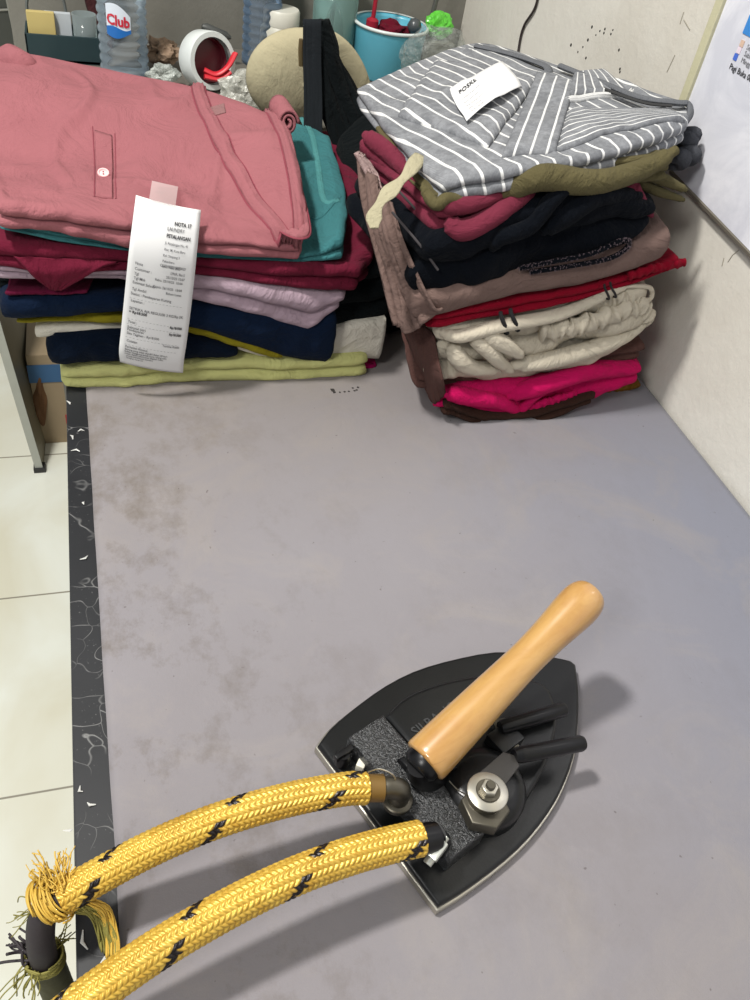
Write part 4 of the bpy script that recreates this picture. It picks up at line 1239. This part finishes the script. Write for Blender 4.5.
# inner hose going down over the edge of the table
inner = spline([PZ(72, 892, .790), PZ(58, 899, .788), PZ(46, 908, .783), PZ(41, 925, .772), PZ(41, 945, .756), PZ(45, 962, .735)], 40)
MB().tube(inner, .0080, 22).build('inner_hose', RUB, h1, sharp=False)
low = spline([PZ(45, 957, .738), PZ(52, 975, .715), PZ(62, 1000, .685), PZ(76, 1035, .640), PZ(90, 1080, .57)], 40)
MB().tube(low, [.0098 + .0006 * nz(i * .8, 1) for i in range(40)], 22).build('sleeved_inner_hose', RUBO, h1, sharp=False)
rf = random.Random(77)


def strands(name, origin_fn, dirs, n, ln, mat, parent, r=.00035, curl=.006, grav=.5):
    m_ = MB()
    for i in range(n):
        p = origin_fn(rf); d = dirs(rf).normalized(); pts = [p]
        L_ = ln * rf.uniform(.5, 1.15); w = Vector((rf.uniform(-1, 1), rf.uniform(-1, 1), rf.uniform(-1, 1)))
        for k in range(1, 9):
            f = k / 8
            pts.append(p + d * L_ * f + Vector((0, 0, -1)) * grav * L_ * f * f + w * curl * math.sin(f * 4 + i))
        m_.tube(spline(pts, 14), r * rf.uniform(.8, 1.4), 5)
    return m_.build(name, mat, parent, sharp=False)


E0 = PZ(56, 900, .79)
rv = lambda r_, k_: Vector((r_.uniform(-k_, k_), r_.uniform(-k_, k_), r_.uniform(-k_, k_)))
UPI = (PZ(40, 866, .80) - PZ(55, 890, .795)).normalized()
UPJ = (PZ(64, 858, .80) - PZ(60, 888, .795)).normalized()
strands('frayed_threads', lambda r_: PZ(50, 888, .796) + rv(r_, .005), lambda r_: UPI + rv(r_, .28), 34, .017, FRM, h1, curl=.003, grav=.0)
strands('frayed_threads', lambda r_: PZ(62, 886, .798) + rv(r_, .005), lambda r_: UPJ + rv(r_, .30), 30, .017, FRM, h1, curl=.003, grav=.0)
# wrapped tuft round the end of the sleeve
wr_ = MB()
for i in range(60):
    a0 = rf.uniform(0, 6.28); c_ = PZ(60 - rf.uniform(0, 16), 897 + rf.uniform(0, 5), .790); d = (PZ(60, 897, .79) - PZ(46, 906, .785)).normalized()
    x = d.cross(Vector((0, 0, 1))).normalized(); y = d.cross(x)
    rr = .0108 + rf.uniform(-.001, .0015); tilt = rf.uniform(-.5, .5)
    pts = [c_ + (x * math.cos(a0 + q * .5) + y * math.sin(a0 + q * .5)) * rr + d * (tilt * .01 * q / 6) for q in range(7)]
    wr_.tube(spline(pts, 14), .0006, 5)
wr_.build('frayed_wrap', FRM, h1, sharp=False)
# hanging bundle of threads over the table edge
m_ = MB()
for i in range(80):
    s = rf.random(); j1 = rv(rf, .0022)
    a = PZ(66 + 18 * rf.random(), 902 + rf.uniform(-4, 6), .786) + j1
    b = PZ(94 + 8 * s + rf.uniform(-3, 3), 908 + 6 * (1 - s), .776) + j1; c_ = PZ(98 + 18 * s, 932 + rf.uniform(-4, 4), .764) + j1 * .5; d = PZ(100 + 20 * s, 945 + 12 * s + rf.uniform(-6, 6), .7555)
    m_.tube(spline([a, b, c_, d], 18), .0005 * rf.uniform(.7, 1.5), 5)
m_.build('hanging_threads', FRG, h1, sharp=False)
m_ = MB()
for i in range(26):
    s = rf.random(); j1 = rv(rf, .002)
    m_.tube(spline([PZ(60 + 20 * rf.random(), 900, .788) + j1, PZ(100 + 6 * s, 906 + 6 * (1 - s), .778) + j1, PZ(106 + 12 * s, 934, .764), PZ(106 + 14 * s, 955 + rf.uniform(-5, 5), .7555)], 18), .0005, 5)
m_.build('hanging_threads', FRM, h1, sharp=False)
# thread collar lower down and stray dark threads
cc = PZ(45, 958, .738); dd = (low[4] - low[0]).normalized(); x = dd.cross(Vector((0, 1, 0))).normalized(); y = dd.cross(x)
m_ = MB()
for i in range(46):
    a0 = rf.uniform(0, 6.28); o_ = dd * rf.uniform(-.005, .004)
    m_.tube(spline([cc + o_ + (x * math.cos(a0 + q * .45) + y * math.sin(a0 + q * .45)) * (.0103 + rf.uniform(-.0006, .001)) for q in range(7)], 14), .00065, 5)
m_.build('thread_collar', FRG, h1, sharp=False)
lf = (PZ(22, 940, .75) - PZ(38, 950, .745)).normalized()
strands('frayed_threads', lambda r_: PZ(34, 954, .745) + rv(r_, .003), lambda r_: lf + rv(r_, .45), 12, .022, RUB, h1, r=.0007, curl=.003, grav=.3)
strands('frayed_threads', lambda r_: PZ(34, 960, .742) + rv(r_, .004), lambda r_: Vector((-.6, -.8, -.2)) + rv(r_, .5), 16, .022, FRG, h1, r=.0004, curl=.004, grav=.3)
strands('frayed_threads', lambda r_: PZ(55, 945, .745) + rv(r_, .003), lambda r_: Vector((1, .5, 0)) + rv(r_, .4), 10, .014, FRG, h1, r=.0003, curl=.003, grav=.1)
strands('frayed_threads', lambda r_: PZ(42, 908, .785) + rv(r_, .003), lambda r_: Vector((-1, .2, 0)) + rv(r_, .6), 12, .018, FRG, h1, r=.0003, curl=.005, grav=.2)

h2 = thing('steam_hose', 'lower yellow braided hose from the iron running out at the bottom left', 'hose', (0, 0, 0), 0, 'yellow braided hoses of the iron')
path2 = [PZ(421, 838, .806), PZ(390, 845, .808), PZ(350, 856, .811), PZ(300, 874, .812), PZ(250, 897, .811), PZ(200, 924, .808), PZ(160, 948, .805), PZ(120, 975, .80), PZ(80, 1004, .795), PZ(30, 1045, .785), PZ(-20, 1090, .77)]
braided('braided_sleeve', path2, .0104, h2, seed=9, phase=5)

# ------------------------------------------------------------------ BEHIND THE PILES
SZ = 0.865
shelf = thing('back_shelf', 'low grey-brown ledge against the back wall behind the piles', 'shelf', (.28, 1.34, 0))
SM = plain('shelf_grey', (104, 100, 92), .6)
MB().box((-.34, -.17, SZ - .02), (.335, .152, SZ), bev=.001).build('shelf_board', SM, shelf, smooth=False)
for x in (-.325, .315): MB().box((x - .012, -.16, 0), (x + .012, .15, SZ - .02), bev=.001).build('side_panel', SM, shelf, smooth=False)


def bottle(px, label, y=1.337, hue=(196, 214, 228), H=.235, R=.034):
    c = PZ(px[0], px[1], SZ); c = Vector((c.x, y, SZ + .0005))
    b = thing('water_bottle', label, 'bottle', c, 0, 'plastic water bottles on the back ledge')
    prof = [(.001, .004), (.02, .002), (.030, 0), (R, .006)]
    z = .012
    while z < H * .62:
        prof += [(R, z), (R - .0026, z + .0045), (R, z + .009)]; z += .0125
    prof += [(R - .001, H * .66), (R - .001, H * .74), (R * .86, H * .80), (R * .6, H * .87), (.0135, H * .91), (.0125, H * .94)]
    MB().lathe_open(prof, 40).build('bottle_body', clear('clear_pet', hue, .06, .20), b, sharp=False)
    MB().lathe([(.0001, H * .935), (.0148, H * .935), (.0152, H * .94), (.0152, H * .985), (.014, H), (.0001, H)], 28).build('bottle_cap', plain('blue_cap', (60, 110, 190), .4), b)
    return b, R


b1, R = bottle((125, 72), 'clear ribbed plastic water bottle with red and blue label, behind the pink blouse', hue=(190, 204, 214))
# label on bottle, wavy patch
LB = plain('label_blue', (36, 104, 178), .4); LW = plain('label_white', (214, 222, 232), .4); LR = plain('label_red', (196, 44, 62), .4)


def lab(xm, zm, off=0.0): # arc coordinate (m), height
    a = -math.pi / 2 - .25 + xm / R; return Vector((math.cos(a) * (R + .0012 + off), math.sin(a) * (R + .0012 + off), zm))


lz = (PY(125, 22, 1.303).z - SZ)
V = []; F = []
for i in range(25):
    s = i / 24; x = -.014 + .032 * s
    up = .019 + .004 * math.sin(s * 3.1) - .014 * s ** 2; dn = -.018 - .004 * math.sin(s * 4)
    for k in range(6): V.append(lab(x, lz + dn + (up - dn) * k / 5))
for i in range(24):
    for k in range(5): a = i * 6 + k; F.append((a, a + 1, a + 7, a + 6))
lbl = mesh_obj('bottle_label', V, F, LW, b1)
V = []; F = []
for i in range(25):
    s = i / 24; x = -.014 + .032 * s; dn = -.018 - .004 * math.sin(s * 4)
    for k in range(3): V.append(lab(x, lz + dn + (.010 + .005 * math.sin(s * 5)) * k / 2, .0004))
for i in range(24):
    for k in range(2): a = i * 3 + k; F.append((a, a + 1, a + 4, a + 3))
mesh_obj('label_wave', V, F, LB, lbl)
text_on('label_lettering', 'Club', .018, lambda x, y: lab(-.013 + x, lz - .004 + y - x * .12, .0008), LR, lbl, bold=.0006, xs=.85)
b2, _ = bottle((249, 40), 'second plastic bottle with blue tint standing behind the tan cap', y=1.43, hue=(150, 176, 204), R=.030, H=.2)
MB().lathe_open([(.0304, .10), (.0308, .102), (.0308, .135), (.0304, .137)], 40).build('bottle_label', plain('label_pale_blue', (120, 150, 190), .4), b2)

# dark teal caddy with paper and handle
c0 = PZ(62, 58, SZ); c0 = Vector((c0.x + .002, 1.40, SZ + .0005))
cad = thing('storage_caddy', 'dark teal caddy box with arched handle holding yellow and white packets', 'caddy', c0)
hw = .048
zt = PY(60, 36, 1.37).z - SZ
m_ = MB(); m_.box((-hw, -.03, 0), (hw + .008, .03, .004)); 
for a_ in ((-hw, -.03, .0, hw + .008, -.027, zt), (-hw, .027, 0, hw + .008, .03, zt), (-hw, -.03, 0, -hw + .003, .03, zt), (hw + .005, -.03, 0, hw + .008, .03, zt)): m_.box(a_[:3], a_[3:], bev=.0008)
m_.build('caddy_box', plain('dark_teal_plastic', (32, 52, 56), .45), cad, smooth=False)
MB().tube(spline([Vector((-.040, 0, zt - .01)), Vector((-.040, 0, zt + .035)), Vector((-.015, 0, zt + .058)), Vector((.006, 0, zt + .045)), Vector((.012, 0, zt))], 30), .0035, 10, flat=.6).build('handle', plain('caddy_handle', (92, 96, 94), .4), cad)
pk = tag(MB().box((-.043, -.020, .006), (-.006, -.012, zt + .026), bev=.001).build('packet', plain('packet_yellow', (186, 168, 108), .5), smooth=False), 'yellow paper packet standing in the dark teal caddy', 'packet'); pk.location = c0
pk = tag(MB().box((-.020, -.011, .006), (.016, -.003, zt + .024), bev=.001).build('packet', plain('packet_white', (176, 182, 186), .5), smooth=False), 'pale grey packet standing behind the yellow one in the teal caddy', 'packet'); pk.location = c0
gl = tag(MB().lathe_open([(.012, 0), (.016, .005), (.017, .09), (.016, .09), (.014, .006), (.001, .004)], 24).build('plastic_cup', clear('cup_clear', (200, 214, 214), .08, .25), sharp=False), 'small clear plastic cup in the right side of the teal caddy', 'cup'); gl.location = c0 + Vector((.034, -.004, .0045)); gl.scale = (1, 1, (zt + .022) / .095)

# dark maroon pouch hanging by the bottle
mp_ = flap('maroon_pouch', cloth('cloth_dark_maroon', (84, 50, 52)), [[PY(84, -30, 1.47), PY(112, -30, 1.47)], [PY(88, 0, 1.465), PY(108, 4, 1.465)], [PY(96, 24, 1.46), PY(112, 34, 1.46)], [PY(102, 52, 1.46), PY(112, 66, 1.46)]], 0, wav=.004, thick=.012)
tag(mp_, 'dark maroon cloth pouch hanging on the wall left of the labelled bottle', 'pouch')

# white tape roll with dark red inside
rc = PZ(207, 60, SZ + .038); rc = Vector((rc.x, 1.30, SZ + .036))
tr = thing('tape_dispenser', 'white round tape roll with dark red inside, behind the pink blouse', 'tape roll', (rc.x, rc.y, SZ))
RM = Matrix.Translation(Vector((0, 0, .0385))) @ Matrix.Rotation(.45, 4, 'Z') @ Matrix.Rotation(math.radians(78), 4, 'X')
MB().lathe([(.0305, -.016), (.037, -.016), (.038, -.014), (.038, .014), (.037, .016), (.0305, .016)], 48, RM).build('white_ring', plain('ring_white', (205, 210, 208), .35), tr)
o = tr.children[0]
bm = bmesh.new(); bm.from_mesh(o.data)
for f in [f for f in bm.faces if len(f.verts) > 6]: bm.faces.remove(f)
bm.to_mesh(o.data); bm.free()
MB().lathe([(.0001, -.010), (.030, -.010), (.030, .004), (.028, .004), (.027, -.004), (.0001, -.004)], 40, RM).build('dark_red_core', plain('core_red', (92, 32, 42), .3), tr)
m_ = MB(); m_.tube(spline([RM @ Vector((-.014, -.010, .012)), RM @ Vector((.0, -.016, .020)), RM @ Vector((.016, -.008, .026)), RM @ Vector((.034, .008, .022))], 20), .0055, 10, flat=.6)
m_.tube(spline([RM @ Vector((-.016, -.018, .014)), RM @ Vector((.004, -.022, .022)), RM @ Vector((.02, -.014, .026))], 16), .006, 10, flat=.6)
m_.build('red_strap', plain('strap_red', (196, 40, 52), .4), tr)
# dark marker lying on top/behind
mk_ = tag(MB().tube([PY(202, 26, 1.40), PY(206, 28, 1.40), PY(226, 36, 1.40), PY(231, 38, 1.40)], [.0035, .007, .006, .002], 14).build('marker_pen', plain('dark_grey', (66, 68, 66), .5), None), 'dark grey marker pen leaning behind the white tape roll', 'pen')


def crumple(name, c_, r, mat, seed, sz=(1, 1, 1), k=.35, label='', cat=''):
    bm = bmesh.new(); bmesh.ops.create_icosphere(bm, subdivisions=4, radius=1)
    for v in bm.verts:
        p = v.co.copy(); q = 1 + k * nz(p.x * 1.6 + seed, p.y * 1.6, p.z * 1.6) - k * .9 * abs(nz(p.x * 2.2, p.y * 2.2 + seed, p.z * 2.2)) + k * .16 * nz(p.x * 5, p.y * 5, p.z * 5 + seed)
        v.co = Vector((p.x * sz[0], p.y * sz[1], p.z * sz[2])) * r * q
    me = bpy.data.meshes.new(name); bm.to_mesh(me); bm.free(); me.materials.append(mat)
    zmin = min(v.co.z for v in me.vertices)
    for p in me.polygons: p.use_smooth = False
    o = bpy.data.objects.new(name, me); COL.objects.link(o); o.location = (c_[0], c_[1], c_[2] if c_[2] is not None else SZ - zmin + .0005)
    return tag(o, label, cat)


def film(name, rgb, a):
    t = NT(name); tr_ = t.new('ShaderNodeBsdfTransparent'); tr_.inputs[0].default_value = (.95, .96, .95, 1)
    c = t.coord(); h = t.noise(c, 60, 4, .7, .5); t.color(lin(rgb)); t.set(rough=.2, spec=.8); t.bump(h, 1, .006)
    mx = t.new('ShaderNodeMixShader'); f = t.ramp(h, [(.35, (a * .5,) * 3), (.65, (min(a * 1.8, 1),) * 3)])
    t.link(f, mx.inputs[0]); t.link(tr_.outputs[0], mx.inputs[1]); t.link(t.b.outputs[0], mx.inputs[2]); t.link(mx.outputs[0], t.n['Material Output'].inputs[0]); return t.m


q = PY(236, 84, 1.22)
crumple('plastic_bag', (q.x, 1.19, None), .031, film('bag_film', (206, 206, 196), .6), 3, (1.0, .8, .95), .3, 'crumpled white plastic bag below the white tape roll, left of the tan cap', 'plastic bag')
q = PY(165, 66, 1.32)
crumple('crumpled_paper', (q.x, 1.37, None), .026, plain('brown_paper', (134, 112, 92), .8, var=.3), 8, (1.1, .8, .7), .6, 'crumpled brown paper between the labelled bottle and the white tape roll', 'paper')
q = PY(128, 66, 1.28)
crumple('plastic_scrap', (q.x + .05, 1.30, None), .016, film('scrap_film', (190, 196, 190), .5), 5, (1.3, .8, .8), .6, 'small clear plastic scrap at the foot of the labelled bottle', 'plastic scrap')

# white jar with lid
q = PZ(283, 50, SZ); jz = PY(284, 12, 1.40).z - SZ
jar = thing('white_jar', 'white plastic jar with wide screw lid behind the tan cap', 'jar', (PY(284, 20, 1.40).x, 1.42, SZ))
MB().lathe([(.0001, 0), (.030, 0), (.032, .003), (.032, jz - .03), (.027, jz - .022), (.0001, jz - .022)], 36).build('jar_body', plain('jar_white', (188, 186, 172), .4), jar)
MB().lathe([(.0001, jz - .022), (.0275, jz - .022), (.028, jz - .02), (.028, jz - .003), (.026, jz), (.0001, jz)], 36).build('jar_lid', plain('lid_white', (204, 202, 190), .4), jar)

# tan cap
CAPM = cloth('cloth_tan_cap', (206, 196, 162), wr=.001)
cc0 = PY(298, 100, 1.13)
cap = thing('tan_cap', 'tan fabric cap propped upright behind the teal top, crossed by a black strap', 'cap', (cc0.x, 1.13, SZ))
V = []; F = []; nu, nv = 48, 20
zt = PY(290, 33, 1.13).z - SZ
for j in range(nv + 1):
    ph = j / nv * math.pi / 2
    for i in range(nu):
        a = 2 * math.pi * i / nu
        rx = .070 * math.sin(ph); rz = .085
        x = rx * math.cos(a) * (1.0 if math.cos(a) < 0 else .95); z = .02 + (zt - .015) / 2 + (zt - .01) / 2 * 1.0 * math.sin(a) * math.sin(ph)
        y_ = -.030 * math.cos(ph)
        V.append(Vector((x, y_, z)))
for j in range(nv):
    for i in range(nu): i2 = (i + 1) % nu; F.append((j * nu + i, j * nu + i2, (j + 1) * nu + i2, (j + 1) * nu + i))
o = mesh_obj('cap_crown', V, F, CAPM, cap); md = o.modifiers.new('s', 'SOLIDIFY'); md.thickness = .002
cw = Vector((cc0.x, 1.13, SZ))
MB().tube(spline([PY(u, v, 1.12) - cw for u, v in ((318, 34), (334, 42), (350, 60), (361, 84), (364, 108), (352, 128))], 30), [.005 + .008 * math.sin(math.pi * (i + 3) / 36) for i in range(30)], 14, flat=.35, up=(0, -1, .2)).build('cap_brim', CAPM, cap, sharp=False)
b_ = PY(301, 50, 1.09) - Vector((cc0.x, 1.13, SZ))
MB().tube(spline([b_ + Vector((0, 0, .012)), b_, b_ + Vector((.002, 0, -.018))], 10), .0035, 8).build('cap_buckle', plain('buckle', (112, 96, 66), .4, .5), cap)

# black strap and black cloth draped behind the teal top
bs_ = thing('black_bag', 'black cloth bag with wide upright strap between the piles, in front of the tan cap', 'bag', (0.27, 1.03, .865))
o_ = Vector((0.27, 1.03, .865))
STM = cloth('cloth_black_strap', (38, 42, 46), wr=.0006)


def rel(p): return p - o_


flap('bag_strap', STM, [[rel(PY(303, 19, 1.06)), rel(PY(321, 19, 1.06))], [rel(PY(303, 60, 1.05)), rel(PY(321, 60, 1.05))], [rel(PY(304, 105, 1.03)), rel(PY(322, 108, 1.03))], [rel(PY(304, 160, 1.0)), rel(PY(322, 160, 1.0))]], 0, bs_, wav=.0006, thick=.004)
flap('bag_body', BLACK, [[rel(PY(321, 20, 1.066)), rel(PY(324, 22, 1.07))], [rel(PY(318, 60, 1.06)), rel(PY(340, 62, 1.06))], [rel(PY(318, 90, 1.05)), rel(PY(356, 92, 1.05))], [rel(PY(332, 135, 1.03)), rel(PY(376, 130, 1.02))], [rel(PY(346, 190, .99)), rel(PY(396, 190, .97))], [rel(PY(350, 250, .93)), rel(PY(400, 250, .93))]], 0, bs_, wav=.006, thick=.014, n=30, m=40)

# tall teal-tinted jar with a dark stick
tj = thing('clear_jar', 'tall clear greenish plastic jar behind the tan cap, beside the blue tub', 'jar', (PY(336, 20, 1.42).x, 1.43, SZ))
MB().lathe_open([(.001, .002), (.030, 0), (.034, .004), (.036, .16), (.0345, .16), (.032, .006)], 36).build('jar_wall', clear('jar_green', (170, 206, 200), .08, .22), tj, sharp=False)
stk = tag(MB().tube([Vector((0, 0, 0)), Vector((.004, 0, .12)), Vector((.008, 0, .19))], [.003, .004, .005], 10).build('brush_stick', plain('stick_dark', (70, 50, 52), .5)), 'dark stick standing in the tall clear greenish jar', 'stick')
stk.location = (PY(332, 20, 1.42).x, 1.43, SZ + .004)

# blue tub
cb = PZ(386, 77, SZ); yb = min(cb.y, 1.37)
q0 = PY(388, 76, yb); tubc = Vector((PY(388, 50, 1.41).x, 1.412, SZ + .0005))
rt = .060; ztub = PY(388, 35, 1.352).z - SZ
tub = thing('blue_tub', 'sky blue plastic tub with white rim holding odds and ends, behind the striped shirt', 'tub', tubc)
MB().lathe_open([(.001, .002), (.050, 0), (.054, .003), (rt - .002, ztub - .004), (rt, ztub), (rt - .002, ztub + .001), (rt - .004, ztub - .004), (.050, .006), (.001, .005)], 48).build('tub_wall', plain('tub_blue', (96, 178, 200), .3), tub, sharp=False)
MB().lathe_open([(rt - .003, ztub - .002), (rt + .001, ztub - .002), (rt + .002, ztub + .001), (rt, ztub + .003), (rt - .003, ztub + .002)], 48).build('tub_rim', plain('rim_pale', (206, 214, 212), .3), tub, sharp=False)
x0 = tubc
rb_ = tag(MB().tube(spline([Vector((0, 0, 0)), Vector((.0, 0, .03)), Vector((.001, 0, .06)), Vector((.003, .004, .12))], 20), [.010 if i < 9 else .0035 for i in range(20)], 12).build('red_brush', plain('red_plastic', (150, 24, 44), .4)), 'red handled brush standing in the blue tub', 'brush')
rb_.location = x0 + Vector((-.030, .005, ztub - .035))
crumple('maroon_cloth_ball', (x0.x + .004, x0.y + .010, x0.z + ztub - .014), .028, cloth('cloth_deep_red', (120, 28, 48)), 4, (1.2, .8, .55), .4, 'dark red crumpled cloth lying in the blue tub', 'cloth')
bb = tag(MB().lathe([(.0001, -.012), (.008, -.009), (.012, 0), (.008, .009), (.0001, .012)], 24).build('round_black_knob', plain('grey_ball', (70, 74, 76), .3), sharp=False), 'small round dark grey ball at the right side of the blue tub', 'ball')
bb.location = x0 + Vector((.036, -.010, ztub + .002))
crumple('plastic_bag', (x0.x + .052, 1.33, SZ + .060), .045, film('bag_film_clear', (190, 196, 192), .16), 12, (1.3, .6, .9), .22, 'clear crinkled plastic bag hanging over the right side of the blue tub', 'plastic bag')
q = PY(447, 32, 1.36)
crumple('green_plastic_ball', (q.x, 1.40, q.z), .021, NT('x').m if False else plain('bright_green', (92, 190, 60), .3), 21, (1.1, .9, .9), .25, 'bright green plastic bundle inside the clear bag right of the blue tub', 'bundle')
gb = tag(MB().box((-.026, -.02, 0), (.026, .03, PY(447, 44, 1.38).z - SZ), bev=.003).build('cardboard_stand', plain('grey_card', (110, 108, 100), .7), smooth=False), 'small grey box under the bright green bundle', 'box')
gb.location = (q.x, 1.40, SZ + .0005)
st2 = tag(MB().tube([PY(430, 24, 1.44), PY(444, -30, 1.44)], .004, 10).build('metal_rod', plain('rod_grey', (96, 96, 92), .4, .4)), 'dark grey rod leaning at the back corner right of the blue tub', 'rod')

# cable on the wall
cb_ = tag(MB().tube(spline([PX(541, -30, XW - .003), PX(536, 5, XW - .003), PX(524, 26, XW - .003), PX(519, 46, XW - .003), PX(516, 75, XW - .003)], 40), .0018, 8).build('wall_cable', plain('cable_black', (44, 34, 34), .5)), 'thin dark cable running down the cream wall behind the striped shirt', 'cable')

# ------------------------------------------------------------------ marbled poster sheet on the right wall
t = NT('marbled_sheet'); c = t.coord(); t.set(rough=.25, spec=.5)
a_ = t.noise(c, 7, 7, .65, 1.6); t.color(t.mix(t.ramp(a_, [(.38, (0, 0, 0)), (.62, (1, 1, 1))]), lin((226, 226, 232)), lin((200, 201, 210))))
pos = thing('wall_chart', 'glossy marbled white chart panel with blue boxes fixed to the right wall', 'wall chart', (XW, .5, 1.0))
po = Vector((XW, .5, 1.0)); yl = .806
zb0 = .980; TH = .012
pv = [(yl, 1.5), (yl - .0, 1.03), (yl - .002, zb0 + .012), (.79, zb0 - .002), (.645, .968), (.3, .945), (-.2, .91), (-.2, 1.5)]
V = [Vector((-TH, y_ - .5, z_ - 1.0)) for y_, z_ in pv] + [Vector((-.0005, y_ - .5, z_ - 1.0)) for y_, z_ in pv]; nn_ = len(pv)
F = [tuple(range(nn_)), tuple(range(nn_, 2 * nn_))[::-1]] + [(i, (i + 1) % nn_, nn_ + (i + 1) % nn_, nn_ + i) for i in range(nn_)]
mesh_obj('marbled_sheet', V, F, t.m, pos, False)
# pale olive edging strip and dark lower edge
MB().box((-.016, yl - .5 - .002, 1.0 - 1.0 + .0), (-.0005, yl - .5 + .010, .5), bev=.001).build('edging_strip', plain('olive_cream', (186, 182, 152), .6, bump=.3), pos, smooth=False)
MB().tube([Vector((-.006, .792 - .5, zb0 - 1.0 - .004)), Vector((-.006, .645 - .5, -.034)), Vector((-.006, -.2, -.057)), Vector((-.006, -.7, -.092))], .006, 8).build('lower_edging', plain('edge_grey', (120, 114, 102), .7), pos)


def charf(x0_, z0_):
    return lambda x, y: Vector((-TH - .0006, x0_ - x, z0_ + y))


def box_on(u0, v0, w, h, rgb, nm):
    p = PX(u0, v0, XW - TH) - po
    return MB().box((-TH - .0008, p.y - w, p.z - h), (-TH - .0001, p.y, p.z)).build(nm, plain(nm + '_ink', rgb, .4), pos, smooth=False)


def sq(uc, vc, rgb, nm, k=.92, ref=((742.5, 43.5), (739.5, 50.2))):
    a = PX(*ref[0], XW - TH); b = PX(*ref[1], XW - TH); h = (a.z - b.z) * k; p = PX(uc, vc, XW - TH) - po
    return MB().box((-TH - .0008, p.y - h / 2, p.z - h / 2), (-TH - .0001, p.y + h / 2, p.z + h / 2)).build(nm, plain(nm + '_ink', rgb, .4), pos, smooth=False)


sq(742.5, 43.5, (206, 178, 158), 'printed_square'); sq(739.5, 50.2, (222, 206, 216), 'printed_square'); sq(736, 57, (70, 104, 196), 'printed_square')
pa = PX(743, 33, XW - TH) - po
MB().box((-TH - .0008, pa.y - .10, pa.z), (-TH - .0001, pa.y, pa.z + .016)).build('printed_panel', plain('panel_ink', (60, 130, 200), .4), pos, smooth=False)
MB().box((-TH - .0008, pa.y - .10, pa.z + .019), (-TH - .0001, pa.y - .002, pa.z + .030)).build('printed_panel', plain('panel_ink2', (90, 150, 205), .4), pos, smooth=False)
for (u, v, tx) in [(746.5, 49, 'Senin - Jumat'), (744, 55.5, 'Sabtu'), (741, 62, 'Minggu Libur')]:
    p = PX(u, v, XW - TH) - po; text_on('printed_text', tx, .0065, charf(p.y, p.z), INK, pos)
p = PX(731, 64, XW - TH) - po; text_on('printed_text', 'Pagi Buka 08.00', .0075, charf(p.y, p.z - .004), INK2, pos, bold=.0001)

# ------------------------------------------------------------------ left side: leaning white board and carton on the floor
pb = PZ(43, 471, 0.0); pt = PY(-2, 318, pb.y)
board = thing('cabinet_panel', 'beige cabinet side panel with pale grey edge standing on the tiles left of the table', 'panel', pb)
e = (pt - pb); e = e * (.62 / e.z)
dpt = Vector((.03, .55, 0)); tk = Vector((-.014, 0, 0)); z1 = Vector((0, 0, .001))
V = [z1, tk + z1, tk + dpt + z1, dpt + z1]; V = V + [v + e for v in V]
mesh_obj('panel_face', V, [(0, 1, 2, 3), (4, 7, 6, 5), (0, 4, 5, 1), (1, 5, 6, 2), (2, 6, 7, 3), (3, 7, 4, 0)], plain('laminate_beige', (128, 122, 102), .5), board, False)
fr_ = Vector((0, -.002, 0))
V = [Vector((.002, 0, 0)) + z1, tk + z1, tk + fr_ + z1, Vector((.002, 0, 0)) + fr_ + z1]; V = V + [v + e for v in V]
mesh_obj('panel_edge', V, [(0, 1, 2, 3), (4, 7, 6, 5), (0, 4, 5, 1), (1, 5, 6, 2), (2, 6, 7, 3), (3, 7, 4, 0)], plain('edge_strip_grey', (168, 170, 160), .4), board, False)
MB().box((-.018, -.006, 0), (.006, .016, .012), bev=.001).build('panel_foot', plain('foot_black', (40, 40, 40), .6), board, smooth=False)
# cartons
cp = PZ(48, 452, 0.0)
car = thing('cardboard_carton', 'tan cardboard carton with blue and red print on the floor beside the table', 'carton', (cp.x + .085, cp.y + .12, 0))
MB().box((-.10, -.09, 0), (.10, .09, .24), bev=.002).build('carton_body', plain('cardboard', (158, 140, 112), .8), car, smooth=False)
MB().box((-.101, -.0915, .17), (-.02, -.0905, .215)).build('printed_patch', plain('carton_blue', (60, 100, 140), .7), car, smooth=False)
MB().box((-.040, -.0915, .055), (.0, -.0905, .08)).build('printed_patch', plain('carton_red', (176, 52, 52), .7), car, smooth=False)
bag_ = crumple('brown_paper_bag', (cp.x - .004, cp.y + .06, None), .075, plain('kraft_paper', (112, 78, 48), .8, var=.3), 33, (.42, .5, 1.5), .3, 'brown crumpled paper bag between the white board and the carton', 'paper bag')
bag_.location.z -= SZ - .0
